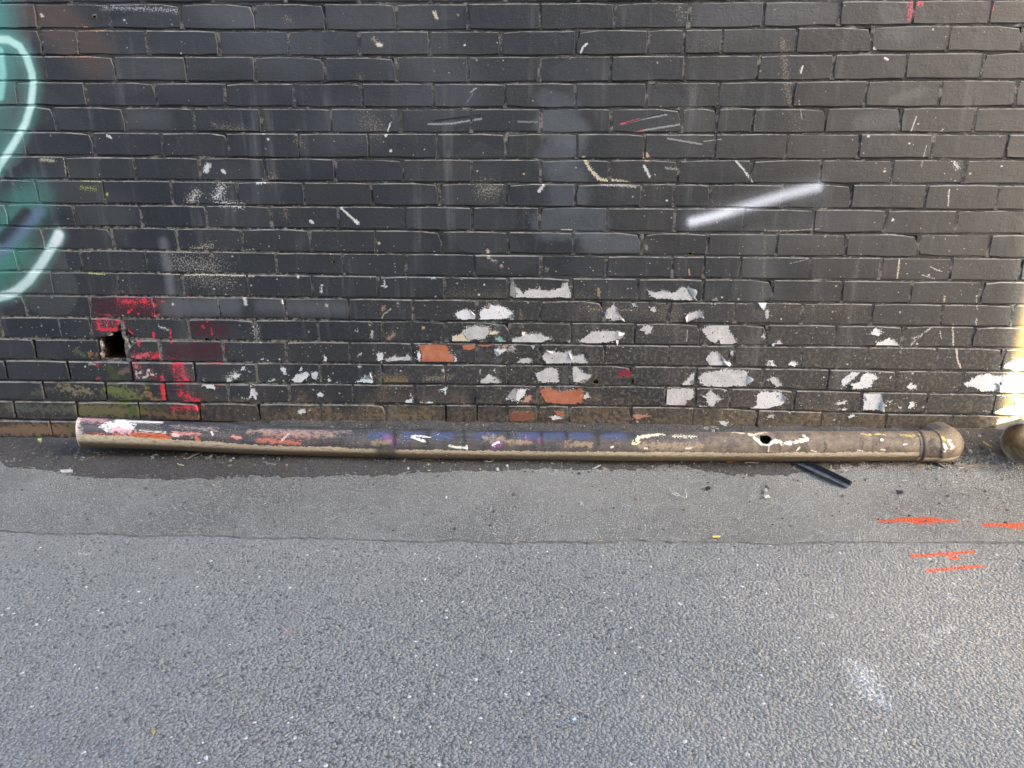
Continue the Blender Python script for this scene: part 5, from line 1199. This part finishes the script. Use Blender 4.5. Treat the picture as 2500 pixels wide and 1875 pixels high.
butt(1748, 1316, .18, .026, .0042, (.74, .50, .16), 'yellow cigarette butt lying on the joint between the asphalt lays')
# wood slivers, sticks, paper
M_WOOD = simple_mat('weathered_wood', (.42, .34, .24), .85, .4, 90, .4, .2)
M_WOODD = simple_mat('grey_wood', (.30, .26, .21), .85, .4, 90, .4, .2)
M_STRAW = simple_mat('straw', (.52, .44, .28), .85, .3, 120, .2, .2)
M_PAPER = simple_mat('dirty_paper', (.62, .60, .56), .85, .3, 60, .3, .2)
M_CARD = simple_mat('brown_board', (.40, .32, .21), .85, .4, 60, .4, .2)
def stick(px0, py0, px1, py1, r, mat, label, lift=(0, 0), cat='stick', name='stick'):
    a, b = surf(px0, py0), surf(px1, py1); a[2] += r + lift[0]; b[2] += r + lift[1]
    m = (a + b) / 2; V, F = [], []; n = 6; d = (b - a) / np.linalg.norm(b - a)
    s = np.cross(d, [0, 0, 1]); s /= np.linalg.norm(s); u = np.cross(s, d)
    for i in range(5):
        q = i / 4; p = a + (b - a) * q + s * .002 * math.sin(q * 7 + px0); k = r * (1 - .35 * abs(2 * q - 1))
        for j in range(n): V.append(p + k * (math.cos(j * 1.047) * s + math.sin(j * 1.047) * u * .7) - m)
    for i in range(4):
        for j in range(n): F.append([i * n + j, i * n + (j + 1) % n, (i + 1) * n + (j + 1) % n, (i + 1) * n + j][::-1])
    F.append(list(range(n))); F.append([4 * n + j for j in range(n)][::-1])
    o = link(name, mesh_from(name, V, F, (mat,)), None, tuple(m.tolist())); tag(o, label, cat); return o
stick(455, 1126, 512, 1105, .0042, M_WOODD, 'grey stick leaning out from the shadow under the raised pipe end', (0, .012))
stick(432, 1136, 449, 1141, .0032, M_STRAW, 'short straw-coloured splinter on the tar before the raised pipe end')
stick(2414, 1107, 2425, 1133, .0034, M_WOODD, 'thin grey twig standing off the wood sliver beside the pipe mouth', (.012, 0))
stick(2398, 1084, 2420, 1098, .0055, simple_mat('orange_wood', (.58, .36, .13), .8, .3, 90), 'orange-brown wood splinter in the dirt between elbow and pipe mouth')
stick(1818, 1134, 1852, 1134, .0036, M_PAPER, 'pale rolled paper stub beside the orange cigarette butt', cat='litter', name='paper_stub')
stick(1862, 1135, 1868, 1128, .0016, M_STRAW, 'tiny straw stem beside the plastic channel')
stick(2080, 1131, 2104, 1132, .0018, M_STRAW, 'curved straw stem lying past the white cap under the pipe')
stick(1040, 1127, 1058, 1126, .0016, M_STRAW, 'thin pale straw on the tar below the blue part of the pipe')
stick(1255, 1322, 1266, 1314, .002, M_STRAW, 'bent straw at the asphalt joint with a cream fleck')
stick(1456, 1323, 1470, 1324, .002, M_STRAW, 'pale sliver lying flat along the asphalt joint')
def flat(pxs, thick, mat, name, label, cat, tilt=0.0, lift=0.0):
    P = [surf(*p) for p in pxs]; b = min(p[2] for p in P) - .001 + lift
    o = prism_obj(name, P, thick, mat, b, tilt); tag(o, label, cat); return o
flat([(2328, 1140), (2334, 1128), (2370, 1133), (2450, 1137), (2452, 1141), (2380, 1143), (2345, 1143)], .007, M_WOODD, 'wood_sliver', 'long tapering grey wood sliver lying between the elbow and the pipe mouth', 'wood')
flat([(2218, 1134), (2252, 1121), (2255, 1144), (2232, 1147)], .004, M_CARD, 'board_scrap', 'tan scrap of board propped under the pipe collar', 'scrap', .35, .004)
flat([(2278, 1122), (2296, 1134), (2312, 1146), (2294, 1142), (2281, 1134)], .003, M_PAPER, 'paper_scrap', 'crumpled whitish scrap torn below the elbow', 'scrap', -.45, .012)
flat([(2262, 1139), (2279, 1132), (2280, 1136), (2266, 1142)], .002, M_PAPER, 'paper_scrap', 'thin pale paper curl beside the tan board scrap', 'scrap')
flat([(2338, 1142), (2356, 1140), (2358, 1145), (2342, 1146)], .004, M_PAPER, 'paper_scrap', 'small white scrap at the blunt end of the wood sliver', 'scrap')
flat([(148, 1151), (178, 1151), (178, 1156), (150, 1157)], .005, M_PAPER, 'paper_scrap', 'pale flat chip on the tar near the open pipe end', 'scrap')
flat([(92, 1076), (102, 1074), (103, 1080), (94, 1081)], .008, simple_mat('yellow_green_chip', (.55, .6, .22), .7), 'plastic_chip', 'yellow-green chip lying at the brick foot of the wall', 'scrap')
flat([(1445, 1145), (1465, 1134), (1467, 1138), (1452, 1147)], .003, M_PAPER, 'paper_scrap', 'white paper curl on the tar in front of the pipe middle', 'scrap', .2, .002)
flat([(1396, 1757), (1404, 1752), (1408, 1758), (1400, 1761)], .004, simple_mat('pale_blue_chip', (.45, .60, .66), .6), 'plastic_chip', 'pale blue chip lying alone on the coarse asphalt', 'scrap', 0, -.002)
flat([(690, 1542), (712, 1540), (714, 1544), (694, 1546)], .003, simple_mat('pink_chip', (.45, .26, .2), .8), 'stone_chip', 'pinkish stone chip flush in the coarse asphalt', 'scrap', 0, -.002)
flat([(368, 1787), (374, 1780), (380, 1790), (374, 1796)], .003, simple_mat('ochre_leaf', (.52, .38, .16), .8), 'leaf', 'small ochre dry leaf lying on the coarse asphalt', 'leaf', .2, -.001)
flat([(2190, 1204), (2202, 1202), (2204, 1207), (2192, 1208)], .006, simple_mat('black_stone', (.02, .02, .02), .8), 'stone_chip', 'black stone chip between the plastic channel and the orange marks', 'scrap')
flat([(1722, 1194), (1732, 1192), (1734, 1197), (1725, 1199)], .006, simple_mat('black_stone_b', (.02, .02, .02), .8), 'stone_chip', 'black stone chip beside the white string', 'scrap')
flat([(2200, 1173), (2214, 1173), (2213, 1177), (2202, 1177)], .003, M_PAPER, 'paper_scrap', 'cream paper chip on the fine asphalt below the pipe collar', 'scrap')
flat([(1864, 1214), (1876, 1211), (1879, 1216), (1868, 1219)], .003, M_PAPER, 'paper_scrap', 'white paper chip on the fine asphalt beside the plastic channel', 'scrap')
# white cap under the pipe
p = surf(2043, 1127); V, F = [], []; n = 16
for rr_, z in ((.0125, 0), (.0125, .010), (.011, .012), (.009, .012), (.0085, .009)):
    for j in range(n): V.append((rr_ * math.cos(2 * math.pi * j / n), rr_ * math.sin(2 * math.pi * j / n), z))
for i in range(4):
    for j in range(n): F.append([i * n + j, i * n + (j + 1) % n, (i + 1) * n + (j + 1) % n, (i + 1) * n + j])
F.append([4 * n + j for j in range(n)])
tag(link('bottle_cap', mesh_from('bottle_cap', V, F, (simple_mat('off_white_plastic', (.66, .63, .55), .5),), None, True), None, tuple(p.tolist())), 'small off-white plastic cap lying against the underside of the pipe', 'cap')
# tangled white string
def string(pts, r, label, mat):
    P = [surf(*q) for q in pts]; dense = []
    for i in range(len(P) - 1):
        for u in np.linspace(0, 1, 5, endpoint=False):
            q = P[i] * (1 - u) + P[i + 1] * u; q[2] += r + .0025 + .003 * abs(math.sin(i * 2.1 + u * 3)); dense.append(q)
    m = np.mean(dense, 0); V, F = [], []; n = 5
    for i, q in enumerate(dense):
        d = dense[min(i + 1, len(dense) - 1)] - dense[max(i - 1, 0)]; d /= np.linalg.norm(d) + 1e-9
        s = np.cross(d, [0, 0, 1]); s /= np.linalg.norm(s) + 1e-9; u = np.cross(s, d)
        for j in range(n): V.append(q + r * (math.cos(j * 1.2566) * s + math.sin(j * 1.2566) * u) - m)
    for i in range(len(dense) - 1):
        for j in range(n): F.append([i * n + j, i * n + (j + 1) % n, (i + 1) * n + (j + 1) % n, (i + 1) * n + j])
    tag(link('string', mesh_from('string', V, F, (mat,), None, True), None, tuple(m.tolist())), label, 'string')
M_STR = simple_mat('white_string', (.66, .66, .63), .8, .2, 90)
string([(1640, 1211), (1650, 1209), (1658, 1213), (1652, 1217), (1642, 1212), (1655, 1213), (1666, 1219), (1674, 1222), (1676, 1213), (1673, 1202), (1675, 1199)], .0013, 'small tangle of white string lying on the fine asphalt', M_STR)
string([(1183, 1131), (1192, 1133), (1202, 1132), (1206, 1128), (1203, 1125)], .0014, 'short kinked white thread on the tar in front of the pipe', M_STR)
# loose chips of stone swept against the pipe and wall
V, F, S = [], [], []
rs = random.Random(11)
def chip(p, r, slot):
    b = len(V); n = 5; a0_ = rs.random() * 6
    for z, k in ((-.3 * r, 1.0), (r * rs.uniform(.35, .8), .62)):
        for j in range(n):
            a = a0_ + j * 1.2566; q = rs.uniform(.75, 1.2)
            V.append((p[0] + r * k * q * math.cos(a), p[1] + r * k * q * math.sin(a) * .8, p[2] + z + rs.uniform(-.1, .1) * r))
    for j in range(n): F.append([b + j, b + (j + 1) % n, b + n + (j + 1) % n, b + n + j]); S.append(slot)
    F.append([b + n + j for j in range(n)]); S.append(slot)
for i in range(1500):
    px = rs.uniform(-20, 2480); c0 = np.interp(px, [p[0] for p in PP], [p[1] for p in PP])
    py = c0 + 38 + abs(rs.gauss(0, 14)) if rs.random() < .72 else rs.uniform(1140, 1300)
    if px < 190 and rs.random() < .6: py = rs.uniform(1078, 1140)
    p = surf(px, py); p[2] -= .0015
    chip(p, min(.009, .0016 + rs.expovariate(1 / .0017)), 0 if rs.random() < .62 else (1 if rs.random() < .6 else 2))
for i in range(170):
    if i % 2: px, py = rs.gauss(228, 28), rs.gauss(1113, 7)
    else: px, py = rs.gauss(400, 110), rs.gauss(1117, 6)
    chip(surf(px, max(py, 1080)), rs.uniform(.0025, .008), rs.choice((0, 0, 1, 2)))
for i in range(220):
    chip(surf(rs.gauss(2385, 42), rs.uniform(1060, 1138)), rs.uniform(.002, .006) if i % 9 else rs.uniform(.006, .012), rs.choice((0, 0, 1, 2, 2)))
for i in range(260):                                # on the tar between pipe and wall
    x = rs.uniform(-1.1, 1.6); y = rs.uniform(-.09, -.008)
    chip((x, y, float(H(x, y)) + .003), rs.uniform(.0015, .004), rs.choice((0, 1, 1, 2)))
me = mesh_from('loose_grit', V, F, (simple_mat('grey_grit', (.17, .165, .155), .85, .5, 30), simple_mat('pale_grit', (.46, .45, .43), .85, .3, 30), simple_mat('tan_grit', (.32, .26, .18), .85, .4, 30)), S)
tag(link('loose_grit', me), 'loose grit and stone chips scattered on the tar', 'grit', kind='stuff')
# sprigs of dry grass at the foot of the wall
M_GRASS = simple_mat('dry_grass', (.30, .30, .15), .8, .4, 50); M_GREEN = simple_mat('green_grass', (.13, .19, .05), .8, .4, 50)
def sprig(px, py, n, h, label, mat, seed):
    r = random.Random(seed); p = wp(px, py, -.012); p[2] = float(H(p[0], p[1])) + .002
    e = empty('grass_sprig', tuple(p.tolist())); tag(e, label, 'weed', 'weeds growing from the foot of the wall')
    for b in range(n):
        a = r.uniform(-1.2, 1.2); L = h * r.uniform(.6, 1.1); V, F = [], []
        for i in range(6):
            u = i / 5; x = math.sin(a) * L * u; z = L * (u - .35 * u * u * abs(a)); y = -.012 * u - .01 * u * u; w = .0012 * (1 - u * .8)
            V += [(x - w, y, z), (x + w, y, z), (x, y + w, z)]
        for i in range(5):
            for j in range(3): F.append([3 * i + j, 3 * i + (j + 1) % 3, 3 * i + 3 + (j + 1) % 3, 3 * i + 3 + j])
        link('blade', mesh_from('blade', V, F, (mat,)), e)
sprig(655, 1032, 9, .055, 'thin green grass sprig growing by the wide brick joint above the pipe', M_GREEN, 1)
sprig(915, 1042, 5, .035, 'short dry grass sprig behind the first blue patch of the pipe', M_GRASS, 2)
sprig(985, 1045, 3, .04, 'single bent dry grass stem behind the pipe', M_GRASS, 3)

# ================================================================== building across the lane, whose shadow covers this stretch
EDGE_X = float(wp(2437, 1000)[0])
OY_ = -5.0
xc = EDGE_X + math.tan(SUN_AZ) * (-OY_)
M_REND = simple_mat('painted_render', (.42, .42, .41), .85, .15, 3, .3, .2)
M_ROOF = simple_mat('roof_metal', (.28, .29, .30), .6, .2, 3)
M_GLASS = simple_mat('dark_window_glass', (.03, .035, .04), .1, .2, 3)
M_FRM = simple_mat('window_frame_paint', (.5, .5, .48), .6, .1, 8)
bl = empty('lane_building', (xc - 9, OY_ - 4, 0))
tag(bl, 'two storey rendered building standing across the lane from the brick wall', 'building')
BO = np.array([xc - 9, OY_ - 4, 0])
def box(name, lo, hi, mat, parent, org):
    lo = np.array(lo) - org; hi = np.array(hi) - org
    V = [(x, y, z) for z in (lo[2], hi[2]) for x, y in ((lo[0], lo[1]), (hi[0], lo[1]), (hi[0], hi[1]), (lo[0], hi[1]))]
    F = [[0, 3, 2, 1], [4, 5, 6, 7], [0, 1, 5, 4], [1, 2, 6, 5], [2, 3, 7, 6], [3, 0, 4, 7]]
    return link(name, mesh_from(name, V, F, (mat,)), parent)
HT = 6.8
box('wall', (xc - 18, OY_ - 8, -.02), (xc, OY_, HT), M_REND, bl, BO)
box('roof', (xc - 18.05, OY_ - 8.05, HT), (xc + .0, OY_ + .0, HT + .18), M_ROOF, bl, BO)
for fz in (1.1, 4.2):
    for i in range(5):
        wx = xc - 3 - i * 3.3
        w = box('window', (wx - .6, OY_ - .02, fz), (wx + .6, OY_ + .03, fz + 1.5), M_FRM, bl, BO)
        box('pane', (wx - .52, OY_ + .03, fz + .08), (wx + .52, OY_ + .034, fz + 1.42), M_GLASS, w, BO)
